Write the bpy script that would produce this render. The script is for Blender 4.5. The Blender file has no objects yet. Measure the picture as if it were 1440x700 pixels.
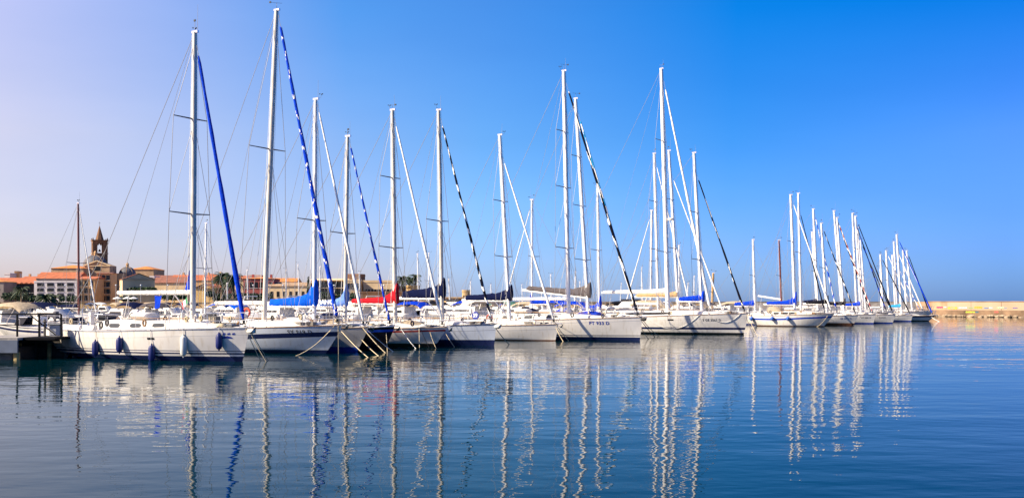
import bpy, math, random
from mathutils import Vector, Matrix, noise
R = math.radians
rnd = random.Random(7)
sc = bpy.context.scene
COL = sc.collection

# ------------------------------------------------------------------ camera, sky, sun, exposure
CAMH, F, CX, HY = 2.4, 1500.0, 720.0, 424.0
cam = bpy.data.cameras.new('camera'); camo = bpy.data.objects.new('camera', cam); COL.objects.link(camo)
camo.location = (0, 0, CAMH); camo.rotation_euler = (R(90), 0, 0)
cam.sensor_width = 36; cam.lens = 37.5; cam.shift_y = 74 / 1440; cam.clip_start = .1; cam.clip_end = 60000
sc.camera = camo

SUN_AZ, SUN_EL = 252.0, 36.0
world = bpy.data.worlds.new('World'); sc.world = world; world.use_nodes = True
nt = world.node_tree; nt.nodes.clear()
sky = nt.nodes.new('ShaderNodeTexSky'); sky.sky_type = 'NISHITA'; sky.sun_disc = False
sky.sun_elevation = R(SUN_EL); sky.sun_rotation = R(SUN_AZ)
sky.altitude = 0; sky.air_density = 1.0; sky.dust_density = 0.6; sky.ozone_density = 3.0
# the air over the sea: milky towards the sun on the left, deep clear blue away from it (a function of the sky direction only)
wtc = nt.nodes.new('ShaderNodeTexCoord'); wsx = nt.nodes.new('ShaderNodeSeparateXYZ'); nt.links.new(wtc.outputs['Generated'], wsx.inputs[0])
def air(stops):
    n = nt.nodes.new('ShaderNodeValToRGB'); e = n.color_ramp.elements
    while len(e) < len(stops): e.new(.5)
    for el, (p, c) in zip(e, stops): el.position = p; el.color = tuple(v / 1.8 for v in c) + (1,)
    nt.links.new(wsx.outputs['Z'], n.inputs['Fac']); return n
rL = air([(0, (.78, .66, .90)), (.045, (.90, .75, .92)), (.144, (1.38, .93, .90)), (.26, (1.68, 1.12, 1.12)), (.6, (.9, .85, 1.1))])
rLC = air([(0, (.74, .70, 1.04)), (.045, (.72, .70, 1.02)), (.144, (.56, .69, .99)), (.26, (.33, .72, 1.14)), (.6, (.2, .5, 1.05))])
rC = air([(0, (.54, .70, 1.32)), (.045, (.46, .66, 1.22)), (.144, (.35, .64, 1.01)), (.26, (.25, .62, 1.08)), (.6, (.12, .46, 1.0))])
rRC = air([(0, (.36, .54, 1.14)), (.045, (.30, .50, 1.07)), (.144, (.13, .46, .94)), (.26, (.012, .47, 1.02)), (.6, (.0, .34, .9))])
rR = air([(0, (.19, .37, .96)), (.045, (.19, .37, .94)), (.144, (.18, .40, .92)), (.26, (.0, .37, .92)), (.6, (.0, .26, .75))])
def smooth(lo, hi):
    m = nt.nodes.new('ShaderNodeMapRange'); m.interpolation_type = 'LINEAR'; m.inputs[1].default_value = lo; m.inputs[2].default_value = hi
    nt.links.new(wsx.outputs['X'], m.inputs[0]); return m
def mixc(f, x, y, kind='MIX'):
    m = nt.nodes.new('ShaderNodeMix'); m.data_type = 'RGBA'; m.blend_type = kind
    if f is None: m.inputs[0].default_value = 1
    else: nt.links.new(f.outputs[0], m.inputs[0])
    nt.links.new(x, m.inputs[6]); nt.links.new(y, m.inputs[7]); return m.outputs[2]
tint = mixc(smooth(-.44, -.15), rL.outputs[0], rLC.outputs[0])
tint = mixc(smooth(-.15, -.03), tint, rC.outputs[0]); tint = mixc(smooth(-.03, .20), tint, rRC.outputs[0]); tint = mixc(smooth(.20, .42), tint, rR.outputs[0])
# faint uneven haze
hm = nt.nodes.new('ShaderNodeMapping'); hm.inputs['Scale'].default_value = (2.2, 2.2, 9); nt.links.new(wtc.outputs['Generated'], hm.inputs['Vector'])
hn = nt.nodes.new('ShaderNodeTexNoise'); hn.inputs['Scale'].default_value = 1.6; hn.inputs['Detail'].default_value = 5; nt.links.new(hm.outputs[0], hn.inputs['Vector'])
hr = nt.nodes.new('ShaderNodeValToRGB'); hr.color_ramp.elements[0].color = (.95, .965, .98, 1); hr.color_ramp.elements[1].color = (1.06, 1.04, 1.02, 1)
hr.color_ramp.elements[0].position = .3; hr.color_ramp.elements[1].position = .7
nt.links.new(hn.outputs['Fac'], hr.inputs['Fac']); tint = mixc(None, tint, hr.outputs[0], 'MULTIPLY')
vm = nt.nodes.new('ShaderNodeVectorMath'); vm.operation = 'SCALE'; vm.inputs['Scale'].default_value = 1.8
nt.links.new(mixc(None, sky.outputs[0], tint, 'MULTIPLY'), vm.inputs[0])
bg = nt.nodes.new('ShaderNodeBackground'); bg.inputs['Strength'].default_value = 0.088
wo = nt.nodes.new('ShaderNodeOutputWorld')
nt.links.new(vm.outputs[0], bg.inputs['Color']); nt.links.new(bg.outputs[0], wo.inputs[0])

sl = bpy.data.lights.new('sun', 'SUN'); sl.energy = 4.9; sl.angle = R(.5); sl.color = (1, .88, .70)
so = bpy.data.objects.new('sun', sl); COL.objects.link(so)
sd = Vector((math.sin(R(SUN_AZ)) * math.cos(R(SUN_EL)), math.cos(R(SUN_AZ)) * math.cos(R(SUN_EL)), math.sin(R(SUN_EL))))
so.rotation_euler = sd.to_track_quat('Z', 'Y').to_euler(); so.location = (-60, 0, 60)
sc.view_settings.view_transform = 'Standard'; sc.view_settings.look = 'None'
sc.view_settings.exposure = 1.05; sc.view_settings.gamma = 1
sc.render.engine = 'CYCLES'
sc.cycles.max_bounces = 6; sc.cycles.use_denoising = True

# ------------------------------------------------------------------ materials
MATS = {}
def mat(name, col, rough=.5, metal=0., var=.12, vscale=3., bump=0., bscale=20., coat=0., spec=.5):
    if name in MATS: return MATS[name]
    m = bpy.data.materials.new(name); m.use_nodes = True
    n = m.node_tree; b = n.nodes['Principled BSDF']
    b.inputs['Roughness'].default_value = rough; b.inputs['Metallic'].default_value = metal
    b.inputs['Coat Weight'].default_value = coat; b.inputs['Specular IOR Level'].default_value = spec
    tc = n.nodes.new('ShaderNodeTexCoord')
    no = n.nodes.new('ShaderNodeTexNoise'); no.inputs['Scale'].default_value = vscale; no.inputs['Detail'].default_value = 5
    n.links.new(tc.outputs['Object'], no.inputs['Vector'])
    rp = n.nodes.new('ShaderNodeValToRGB')
    rp.color_ramp.elements[0].position = .3; rp.color_ramp.elements[1].position = .7
    rp.color_ramp.elements[0].color = tuple(c * (1 - var) for c in col) + (1,)
    rp.color_ramp.elements[1].color = tuple(min(1, c * (1 + var * .6)) for c in col) + (1,)
    n.links.new(no.outputs['Fac'], rp.inputs['Fac']); n.links.new(rp.outputs['Color'], b.inputs['Base Color'])
    if coat:
        mp = n.nodes.new('ShaderNodeMapping'); mp.inputs['Scale'].default_value = (5, 5, .7); n.links.new(tc.outputs['Object'], mp.inputs['Vector'])
        ns = n.nodes.new('ShaderNodeTexNoise'); ns.inputs['Scale'].default_value = 1.4; ns.inputs['Detail'].default_value = 6; n.links.new(mp.outputs[0], ns.inputs['Vector'])
        rs = n.nodes.new('ShaderNodeValToRGB'); rs.color_ramp.elements[0].position = .52; rs.color_ramp.elements[1].position = .80
        rs.color_ramp.elements[0].color = (1, 1, 1, 1); rs.color_ramp.elements[1].color = (.80, .74, .64, 1); n.links.new(ns.outputs['Fac'], rs.inputs['Fac'])
        mx = n.nodes.new('ShaderNodeMix'); mx.data_type = 'RGBA'; mx.blend_type = 'MULTIPLY'; mx.inputs[0].default_value = 1
        n.links.new(rp.outputs['Color'], mx.inputs[6]); n.links.new(rs.outputs['Color'], mx.inputs[7]); n.links.new(mx.outputs[2], b.inputs['Base Color'])
    if bump:
        n2 = n.nodes.new('ShaderNodeTexNoise'); n2.inputs['Scale'].default_value = bscale; n2.inputs['Detail'].default_value = 4
        n.links.new(tc.outputs['Object'], n2.inputs['Vector'])
        bp = n.nodes.new('ShaderNodeBump'); bp.inputs['Strength'].default_value = bump; bp.inputs['Distance'].default_value = .05
        n.links.new(n2.outputs['Fac'], bp.inputs['Height']); n.links.new(bp.outputs['Normal'], b.inputs['Normal'])
    MATS[name] = m
    return m

def gel(name, col, **k): return mat(name, col, rough=.22, var=.07, vscale=1.3, coat=.3, **k)
def fab(name, col, **k): return mat(name, col, rough=.85, var=.22, vscale=5, bump=.5, bscale=9, spec=.08, **k)
gel('gel_white', (.74, .69, .61)); gel('gel_cool', (.55, .585, .63)); gel('gel_cream', (.70, .64, .54)); gel('gel_grey', (.50, .47, .42))
gel('gel_black', (.012, .012, .016)); gel('navy', (.012, .018, .07)); gel('boot_blue', (.015, .05, .30)); gel('stripe_blue', (.01, .06, .42))
gel('stripe_red', (.45, .04, .03)); gel('boot_black', (.012, .012, .014)); gel('boot_brown', (.16, .07, .04)); gel('line_grey', (.32, .33, .36))
mat('deck_white', (.70, .65, .57), .55, var=.14, vscale=2.5)
mat('deck_grey', (.5, .48, .44), .6, var=.15)
mat('teak', (.30, .17, .08), .6, var=.3, vscale=8)
mat('mast_white', (.86, .83, .77), .45, var=.10, vscale=1.2)
mat('mast_alu', (.66, .61, .51), .5, metal=.0, var=.22, vscale=1.2)
mat('spreader_grey', (.10, .10, .105), .5)
mat('mast_brown', (.16, .045, .03), .4)
mat('mast_wood', (.48, .29, .10), .5, var=.2)
mat('steel', (.62, .62, .62), .25, metal=.9)
mat('wire', (.20, .195, .20), .5, metal=.2)
mat('rope', (.62, .50, .30), .9, var=.3, vscale=12)
mat('rope_dark', (.10, .09, .08), .9)
mat('rope_white', (.72, .70, .64), .9)
mat('glass_dark', (.012, .013, .016), .25, spec=.25)
mat('window_grey', (.05, .055, .06), .3, spec=.3)
fab('cv_blue', (.002, .085, .56)); fab('cv_royal', (.002, .035, .42)); fab('cv_light', (.13, .24, .60)); fab('cv_red', (.40, .010, .018))
fab('cv_navy', (.002, .005, .032)); fab('cv_grey', (.10, .085, .085)); fab('cv_black', (.006, .006, .010)); fab('cv_tan', (.44, .29, .14)); fab('cv_white', (.78, .75, .68))
fab('cv_beige', (.42, .33, .22)); fab('cv_turq', (.02, .28, .52)); fab('cv_green', (.03, .16, .10))
fab('sail_blue', (.003, .045, .48)); fab('sail_white', (.80, .78, .72)); fab('sail_black', (.006, .006, .014)); fab('sail_red', (.35, .08, .07))
mat('fender_navy', (.004, .012, .11), .45); mat('fender_white', (.62, .62, .56), .5); mat('fender_blue', (.02, .10, .40), .45)
mat('buoy_orange', (.75, .08, .02), .5)
mat('rubber', (.02, .02, .02), .7)
mat('engine', (.05, .05, .06), .35)
mat('rail_black', (.008, .008, .009), .8, spec=.1)
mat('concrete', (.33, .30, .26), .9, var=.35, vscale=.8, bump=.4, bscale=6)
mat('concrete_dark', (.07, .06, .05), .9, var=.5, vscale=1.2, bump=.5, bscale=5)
mat('fascia_blue', (.12, .145, .19), .6, var=.25, vscale=1.5)
mat('weathered', (.20, .18, .15), .9, var=.4, vscale=1.6, bump=.5)
mat('pile_ochre', (.45, .32, .12), .85, var=.5, vscale=3)
mat('cabinet', (.42, .42, .41), .5)
mat('ink_black', (.012, .012, .03), .5); mat('ink_blue', (.01, .03, .28), .5); mat('ink_white', (.8, .8, .78), .5)
mat('flag_red', (.6, .02, .02), .8); mat('flag_green', (.01, .22, .06), .8); mat('flag_white', (.8, .8, .8), .8)

# ------------------------------------------------------------------ mesh helpers
class MB:
    def __init__(s): s.v, s.f, s.m, s.mats = [], [], [], []
    def mi(s, name):
        if name not in s.mats: s.mats.append(name)
        return s.mats.index(name)
    def add(s, vs, fs, mname):
        o = len(s.v); k = s.mi(mname)
        s.v += [tuple(x) for x in vs]; s.f += [tuple(i + o for i in f) for f in fs]; s.m += [k] * len(fs)
    def box(s, c, d, mname, rz=0., taper=1.):
        x, y, z = d[0] / 2, d[1] / 2, d[2] / 2; vs = []
        ca, sa = math.cos(rz), math.sin(rz)
        for sz in (-1, 1):
            t = taper if sz > 0 else 1
            for sx, sy in ((-1, -1), (1, -1), (1, 1), (-1, 1)):
                px, py = sx * x * t, sy * y * t
                vs.append((c[0] + px * ca - py * sa, c[1] + px * sa + py * ca, c[2] + sz * z))
        s.add(vs, [(3, 2, 1, 0), (4, 5, 6, 7), (0, 1, 5, 4), (1, 2, 6, 5), (2, 3, 7, 6), (3, 0, 4, 7)], mname)
    def tube(s, pts, r, mname, n=6, ry=None, cap=True):
        """swept tube; r scalar or list; ry = second radius factor"""
        pts = [Vector(p) for p in pts]; N = len(pts)
        rr = r if isinstance(r, (list, tuple)) else [r] * N
        vs, fs = [], []
        for i, p in enumerate(pts):
            t = (pts[min(i + 1, N - 1)] - pts[max(i - 1, 0)])
            if t.length < 1e-9: t = Vector((0, 0, 1))
            t.normalize()
            a = Vector((0, 1, 0)) if abs(t.z) > .7 else Vector((0, 0, 1))
            u = a.cross(t).normalized(); w = t.cross(u)
            for k in range(n):
                th = 2 * math.pi * k / n + math.pi / n
                vs.append(p + u * math.cos(th) * rr[i] + w * math.sin(th) * rr[i] * (ry or 1))
        for i in range(N - 1):
            for k in range(n):
                k2 = (k + 1) % n
                fs.append((i * n + k, i * n + k2, (i + 1) * n + k2, (i + 1) * n + k))
        if cap:
            fs.append(tuple(range(n - 1, -1, -1))); fs.append(tuple((N - 1) * n + k for k in range(n)))
        s.add(vs, fs, mname)
    def loft(s, rings, mname, closed=True, cap=True, mfun=None):
        n = len(rings[0]); vs = [p for r in rings for p in r]; o = len(s.v)
        s.v += [tuple(p) for p in vs]
        for i in range(len(rings) - 1):
            for k in range(n if closed else n - 1):
                k2 = (k + 1) % n
                s.f.append((o + i * n + k, o + i * n + k2, o + (i + 1) * n + k2, o + (i + 1) * n + k))
                s.m.append(s.mi(mfun(i, k) if mfun else mname))
        if cap:
            for base in (0, (len(rings) - 1) * n):
                s.f.append(tuple(o + base + k for k in range(n))); s.m.append(s.mi(mname))
    def lathe(s, prof, c, mname, n=16, axis='Z'):
        rings = []
        for r, z in prof:
            ring = []
            for k in range(n):
                a = 2 * math.pi * k / n
                if axis == 'Z': ring.append((c[0] + r * math.cos(a), c[1] + r * math.sin(a), c[2] + z))
                elif axis == 'Y': ring.append((c[0] + r * math.cos(a), c[1] + z, c[2] + r * math.sin(a)))
                else: ring.append((c[0] + z, c[1] + r * math.cos(a), c[2] + r * math.sin(a)))
            rings.append(ring)
        s.loft(rings, mname)
    def torus(s, c, Rr, r, mname, axis='Z', n=16, m=6, sc_=(1, 1)):
        pts = []
        for k in range(n + 1):
            a = 2 * math.pi * k / n; x, y = Rr * math.cos(a) * sc_[0], Rr * math.sin(a) * sc_[1]
            pts.append(Vector(c) + Vector({'Z': (x, y, 0), 'Y': (x, 0, y), 'X': (0, x, y)}[axis]))
        s.tube(pts, r, mname, n=m, cap=False)
    def build(s, name, parent=None, smooth=True, auto=35):
        me = bpy.data.meshes.new(name); me.from_pydata(s.v, [], s.f)
        for n in s.mats: me.materials.append(MATS[n])
        me.polygons.foreach_set('material_index', s.m)
        me.update()
        import bmesh
        bm = bmesh.new(); bm.from_mesh(me); bmesh.ops.recalc_face_normals(bm, faces=bm.faces)
        if smooth:
            for f in bm.faces: f.smooth = True
            for e in bm.edges:
                if len(e.link_faces) == 2 and e.calc_face_angle(0) > R(auto): e.smooth = False
        bm.to_mesh(me); bm.free()
        o = bpy.data.objects.new(name, me); COL.objects.link(o)
        if parent is not None: o.parent = parent
        return o

SEEN = {}
def tag(o, label, cat, group=None):
    o['label'] = label; o['category'] = cat
    if group: o['group'] = group
    nw = len(label.split())
    if nw > 16 or nw < 4: open('/tmp/lab.txt', 'a').write(label + '\n')
    if label in SEEN: print('DUPLABEL', label)
    SEEN[label] = 1
    return o
def root(name, label, cat, loc, rz=0, group=None):
    o = bpy.data.objects.new(name, None); COL.objects.link(o); o.location = loc; o.rotation_euler = (0, 0, rz)
    o.empty_display_size = .2
    return tag(o, label, cat, group)
def struct(o): o['kind'] = 'structure'; return o

def ground(px, d): return Vector(((px - CX) / F * d, d, 0))
def zat(y, d): return CAMH + (HY - y) * d / F

# ------------------------------------------------------------------ water
def water():
    m = bpy.data.materials.new('water'); m.use_nodes = True; MATS['water'] = m
    n = m.node_tree; b = n.nodes['Principled BSDF']; L = n.links.new
    b.inputs['Base Color'].default_value = (.0, .016, .022, 1)
    b.inputs['Roughness'].default_value = .008; b.inputs['IOR'].default_value = 1.12
    b.inputs['Specular IOR Level'].default_value = .5
    tc = n.nodes.new('ShaderNodeTexCoord')
    def layer(scale, sx, sy, rot, dist, detail=2, rough=.5):
        mp = n.nodes.new('ShaderNodeMapping'); mp.inputs['Scale'].default_value = (sx, sy, 1); mp.inputs['Rotation'].default_value = (0, 0, R(rot))
        no = n.nodes.new('ShaderNodeTexNoise'); no.inputs['Scale'].default_value = scale; no.inputs['Detail'].default_value = detail; no.inputs['Roughness'].default_value = rough
        L(tc.outputs['Object'], mp.inputs['Vector']); L(mp.outputs[0], no.inputs['Vector'])
        mu = n.nodes.new('ShaderNodeMath'); mu.operation = 'MULTIPLY'; mu.inputs[1].default_value = dist
        L(no.outputs['Fac'], mu.inputs[0]); return mu
    def plus(a, c):
        ad = n.nodes.new('ShaderNodeMath'); ad.operation = 'ADD'; L(a.outputs[0], ad.inputs[0]); L(c.outputs[0], ad.inputs[1]); return ad
    a = plus(plus(layer(1.0, .16, .42, 12, WAVE[0]), layer(1.0, 1.25, 2.0, -18, WAVE[1])), layer(1.0, 3.2, 5.0, 25, WAVE[2], 1))
    # calmer and livelier patches of the surface
    pm = n.nodes.new('ShaderNodeMapping'); pm.inputs['Scale'].default_value = (.02, .07, 1)
    pn = n.nodes.new('ShaderNodeTexNoise'); pn.inputs['Scale'].default_value = 1; pn.inputs['Detail'].default_value = 2
    L(tc.outputs['Object'], pm.inputs['Vector']); L(pm.outputs[0], pn.inputs['Vector'])
    mr = n.nodes.new('ShaderNodeMapRange'); mr.inputs[1].default_value = .35; mr.inputs[2].default_value = .65; mr.inputs[3].default_value = .7; mr.inputs[4].default_value = 1.3
    L(pn.outputs['Fac'], mr.inputs[0])
    mu = n.nodes.new('ShaderNodeMath'); mu.operation = 'MULTIPLY'; L(a.outputs[0], mu.inputs[0]); L(mr.outputs[0], mu.inputs[1])
    bp = n.nodes.new('ShaderNodeBump'); bp.inputs['Strength'].default_value = 1; bp.inputs['Distance'].default_value = 1
    L(mu.outputs[0], bp.inputs['Height']); L(bp.outputs['Normal'], b.inputs['Normal'])
    mb = MB(); S = 25000
    mb.add([(-S, -200, 0), (S, -200, 0), (S, S, 0), (-S, S, 0)], [(0, 1, 2, 3)], 'water')
    struct(mb.build('sea_water', smooth=False))
WAVE = (.032, .0095, .0007)
water()

# ------------------------------------------------------------------ hull
HEAD = R(-31)
class Hull:
    def __init__(s, L, B, fb, ov=.9, sov=.5, fs=.82, tr=.72, flare=.38, sharp=2.3):
        s.L, s.B, s.fb, s.ov, s.sov, s.fs, s.tr, s.flare, s.sharp = L, B, fb, ov, sov, fs, tr, flare, sharp
    def sheer(s, u):
        return s.fb * (s.fs - .03 * math.sin(math.pi * min(1, u * 1.4)) + (1 - s.fs) * max(0, (u - .25) / .75) ** 1.6)
    def xs(s, zz): return -s.L + s.sov * max(0, 1 - zz) ** 1.5
    def xe(s, zz): return -s.ov * (max(0, 1 - zz) ** 1.15 if zz > 0 else 1 - zz * 1.0)
    def half(s, u):
        u = min(1, max(0, u)); c = .42
        if u > c: k = 1 - ((u - c) / (1 - c)) ** s.sharp
        else: k = 1 - (1 - s.tr) * ((c - u) / c) ** 2
        return s.B / 2 * max(0, k)
    def g(s, zz, u):
        k = .07 + s.flare * u ** 2.5 + .12 * (1 - u) ** 3
        v = 1 - k * max(0, 1 - zz) ** 1.5
        if zz < 0: v *= max(.2, 1 + zz * .9)
        return v
    def pt(s, u, z, side=-1):
        sh = s.sheer(u); zz = z / sh
        return Vector((s.xs(zz) + (s.xe(zz) - s.xs(zz)) * u, side * s.half(u) * s.g(zz, u), z))
    def side(s, x, z, sgn=-1):
        u = .5
        for _ in range(6):
            zz = z / s.sheer(u); a, b = s.xs(zz), s.xe(zz); u = min(1, max(0, (x - a) / (b - a)))
        return Vector((x, sgn * s.half(u) * s.g(z / s.sheer(u), u), z))
    def ux(s, x): return min(1, max(0, (x + s.L) / s.L))
    def deckz(s, x): return s.sheer(s.ux(x))

def hull_mesh(h, bands, topside, parent, n=30, toe='teak'):
    """bands: list of (kind, value, material from this row up); kind 'a' height over water, 's' distance below the sheer"""
    rows = [(lambda u: -.45, bands[0][2])]
    absr = [b for b in bands[1:] if b[0] == 'a']; rel = [b for b in bands[1:] if b[0] == 's']
    for b in absr: rows.append(((lambda u, v=b[1]: v), b[2]))
    lastm = rows[-1][1]; a0 = absr[-1][1] if absr else .1; r0 = rel[0][1] if rel else 0
    for k in (1, 2, 3):
        rows.append(((lambda u, k=k: a0 + (h.sheer(u) - r0 - a0) * k / 4), lastm))
    for b in rel: rows.append(((lambda u, v=b[1]: h.sheer(u) - v), b[2]))
    rows.append((h.sheer, rows[-1][1]))
    us = [1 - (1 - i / n) ** 1.25 for i in range(n + 1)]; us[-1] = .9995
    for sgn_all in (0,):
        mb = MB(); R_ = len(rows)
        for sgn in (-1, 1):
            o = len(mb.v)
            for u in us:
                for fz, _ in rows: mb.v.append(tuple(h.pt(u, fz(u), sgn)))
            for i in range(n):
                for j in range(R_ - 1):
                    a = o + i * R_ + j
                    q = (a, a + R_, a + R_ + 1, a + 1)
                    mb.f.append(q); mb.m.append(mb.mi(rows[j][1]))
        # transom
        o2 = (n + 1) * R_
        for j in range(R_ - 1):
            mb.f.append((j, j + 1, o2 + j + 1, o2 + j)); mb.m.append(mb.mi(rows[j][1]))
        # stem closing strip
        a, b2 = n * R_, o2 + n * R_
        for j in range(R_ - 1):
            mb.f.append((a + j, a + j + 1, b2 + j + 1, b2 + j)); mb.m.append(mb.mi(rows[j][1]))
        hull = mb.build('hull', parent, auto=50)
    d = MB(); rings = []
    for u in us:
        z = h.sheer(u); p, q = h.pt(u, z, -1), h.pt(u, z, 1)
        rings.append([p + (q - p) * t + Vector((0, 0, .004 + .07 * math.sin(math.pi * t))) for t in (.004, .2, .5, .8, .996)])
    d.loft(rings, 'deck_white', closed=False, cap=False); d.build('deck', parent)
    t = MB()
    for sgn in (-1, 1):
        t.tube([h.pt(u, h.sheer(u), sgn) + Vector((0, -.0 * sgn, .02)) for u in us], .028, toe, n=4)
    t.build('toe_rail', parent)
    return hull

def cabin(h, parent, x0, x1, hh, wf=.62, mname='deck_white', windows=True, wmat='glass_dark', wstyle=0):
    """x0 aft end, x1 forward end (both negative)"""
    N = 16
    def prof(t):  # t 0 aft .. 1 forward
        hgt = hh * (1 - .30 * t) * (1 if t < .55 else max(0.04, math.cos((t - .55) / .45 * math.pi / 2) ** .6))
        x = x0 + (x1 - x0) * t
        w = h.half(h.ux(x)) * wf * (1 - .12 * t)
        return x, w, hgt
    def ring(t):
        x, w, g = prof(t); z = h.deckz(x) + .03
        P = [(w, 0), (w * .97, g * .5), (w * .9, g * .86), (w * .72, g), (w * .3, g * 1.08)]
        P = P + [(-a, b) for a, b in reversed(P)]
        return [(x, a, z + b) for a, b in P]
    m = MB(); m.loft([ring(i / N) for i in range(N + 1)], mname); c = m.build('cabin_top', parent, auto=40)
    if windows:
        spans = [[(.04, .17), (.21, .38), (.42, .56)], [(.06, .5)], [(.03, .22), (.27, .5)], [(.1, .2), (.3, .4), (.5, .6)]][wstyle % 4]
        for sgn in (-1, 1):
            for a, b in spans:
                w = MB(); rr = []
                for k in range(7):
                    t = a + (b - a) * k / 6; x, ww, g = prof(t); z = h.deckz(x) + .03
                    s_ = 1 if 0 < k < 6 else .6
                    rr.append([(x, sgn * (ww * .985 + .006), z + g * (.5 - .2 * s_)), (x, sgn * (ww * .955 + .008), z + g * (.55 + .2 * s_))])
                w.loft(rr, wmat, closed=False, cap=False); w.build('window', c, smooth=False)
    return prof

def wires(name, pts, parent, r=.008, m='wire', n=4):
    w = MB(); w.tube(pts, r * 1.45, m, n=n); return w.build(name, parent)

def text_on_hull(h, txt, x0, z0, size, parent, mname, off=.008, bold=.012):
    cu = bpy.data.curves.new('lettering', 'FONT'); cu.body = txt; cu.size = size; cu.offset = bold * size * 2; cu.space_character = 1.12
    ob = bpy.data.objects.new('lettering', cu); COL.objects.link(ob)
    bpy.context.view_layer.update()
    me = bpy.data.meshes.new_from_object(ob.evaluated_get(bpy.context.evaluated_depsgraph_get()))
    bpy.data.objects.remove(ob)
    for v in me.vertices:
        p = h.side(x0 + v.co.x, z0 + v.co.y); v.co = p + Vector((0, -off, 0))
    me.materials.clear(); me.materials.append(MATS[mname])
    o = bpy.data.objects.new('lettering', me); COL.objects.link(o); o.parent = parent
    return o

def jib(parent, top, bot, ca, cb=None, pitch=1.2, frac=.25, r0=.05, r1=.10, bare=.04):
    m = MB(); top, bot = Vector(top), Vector(bot); L = (top - bot).length
    m_n = 10; N = max(30, int(L * (15 if cb else 3)))
    ax = (bot - top).normalized(); u = ax.cross(Vector((0, 1, 0))).normalized(); w = ax.cross(u)
    rings = []
    for i in range(N + 1):
        t = bare + (1 - bare - .02) * i / N; p = top + (bot - top) * t
        r = (r0 + (r1 - r0) * min(1, t * 1.3)) * (1 + .10 * math.sin(t * L * 2.1) + .05 * math.sin(t * L * 5.3))
        if i in (0, N): r *= .5
        rings.append([p + u * math.cos(2 * math.pi * k / m_n) * r + w * math.sin(2 * math.pi * k / m_n) * r for k in range(m_n)])
    def mf(i, k):
        if not cb: return ca
        l = i / N * L
        ph = (l / pitch + .35 * math.sin(l * .7) + .30 * math.sin(2 * math.pi * k / m_n + l)) % 1
        return cb if ph < frac * (1 + .5 * noise.noise(Vector((l * .8, 0, L)))) else ca
    m.loft(rings, ca, mfun=mf); o = m.build('furled_jib', parent)
    wires('forestay', [top, bot], parent, .007)
    f = MB(); d = bot - (bot - top).normalized() * .12
    f.lathe([(.02, -.10), (.10, -.09), (.10, -.06), (.05, -.05), (.05, .05), (.10, .06), (.10, .09), (.02, .1)], d, 'rubber', n=10); f.build('furler_drum', parent)
    return o

def sail_cover(parent, mastx, z0, L, cm, rise=.0, h0=.95, h1=.34, seed=0):
    m = MB(); N, n = 26, 12; rings = []
    for i in range(N + 1):
        t = i / N; x = mastx - .02 - L * t; zb = z0 + rise * t
        H = h0 * math.exp(-((t / .13) ** 1.3)) + h1 * (1 - .45 * t)
        W = .15 * (1 - .35 * t) + .05 * math.exp(-t * 9)
        if i == N: H, W = H * .3, W * .3
        f = 1 + .16 * noise.noise(Vector((t * 13, seed, 0)))
        H *= f; W *= 1 + .25 * noise.noise(Vector((t * 17, seed + 5, 0)))
        ring = []
        for k in range(n):
            a = 2 * math.pi * k / n
            fy = 1 + .14 * noise.noise(Vector((t * 30, k * 1.7, seed)))
            ring.append((x, W * math.cos(a) * fy * (.75 if math.sin(a) > .2 else 1), zb + H * .5 + (H * .5 + .06) * math.sin(a)))
        rings.append(ring)
    m.loft(rings, cm); return m.build('sail_cover', parent, auto=60)

def mast_gear(parent, top, kind=0):
    t = Vector(top); rg = random.Random(int(abs(top[2]) * 1000)); ca, sa = math.cos(rg.uniform(0, 6.28)), math.sin(rg.uniform(0, 6.28)); kind = rg.random()
    def P(x, z, y=0): return t + Vector((x * ca - y * sa, x * sa + y * ca, z))
    if kind < .8:
        m = MB(); hgt = rg.uniform(.2, .38); m.tube([t, P(0, hgt)], .008, 'wire', n=4); m.tube([P(-.26, hgt), P(.20, hgt)], .008, 'wire', n=4)
        m.box(P(-.24, hgt + .01), (.10, .03, .08), 'rubber'); m.build('wind_vane', parent)
    if kind > .15:
        a = MB(); q = Vector((.1, .05, 0)); a.tube([t + q, t + q + Vector((rg.uniform(-.05, .05), 0, rg.uniform(.5, 1.1)))], [.008, .004], 'wire', n=4); a.build('antenna', parent)
    if kind > .35:
        l = rg.uniform(.22, .36); b = MB(); b.tube([t, P(l, .05), P(l, .2)], .008, 'wire', n=4)
        for k in range(3):
            an = 2.1 * k; b.lathe([(.01, -.03), (.035, 0), (.01, .03)], P(l, .2) + Vector((.08 * math.cos(an), .08 * math.sin(an), 0)), 'rubber', n=6)
        b.build('anemometer', parent)

def rail_frame(name, pts_list, parent, r=.013, m='steel'):
    b = MB()
    for p in pts_list: b.tube(p, r, m, n=5)
    return b.build(name, parent)

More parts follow.
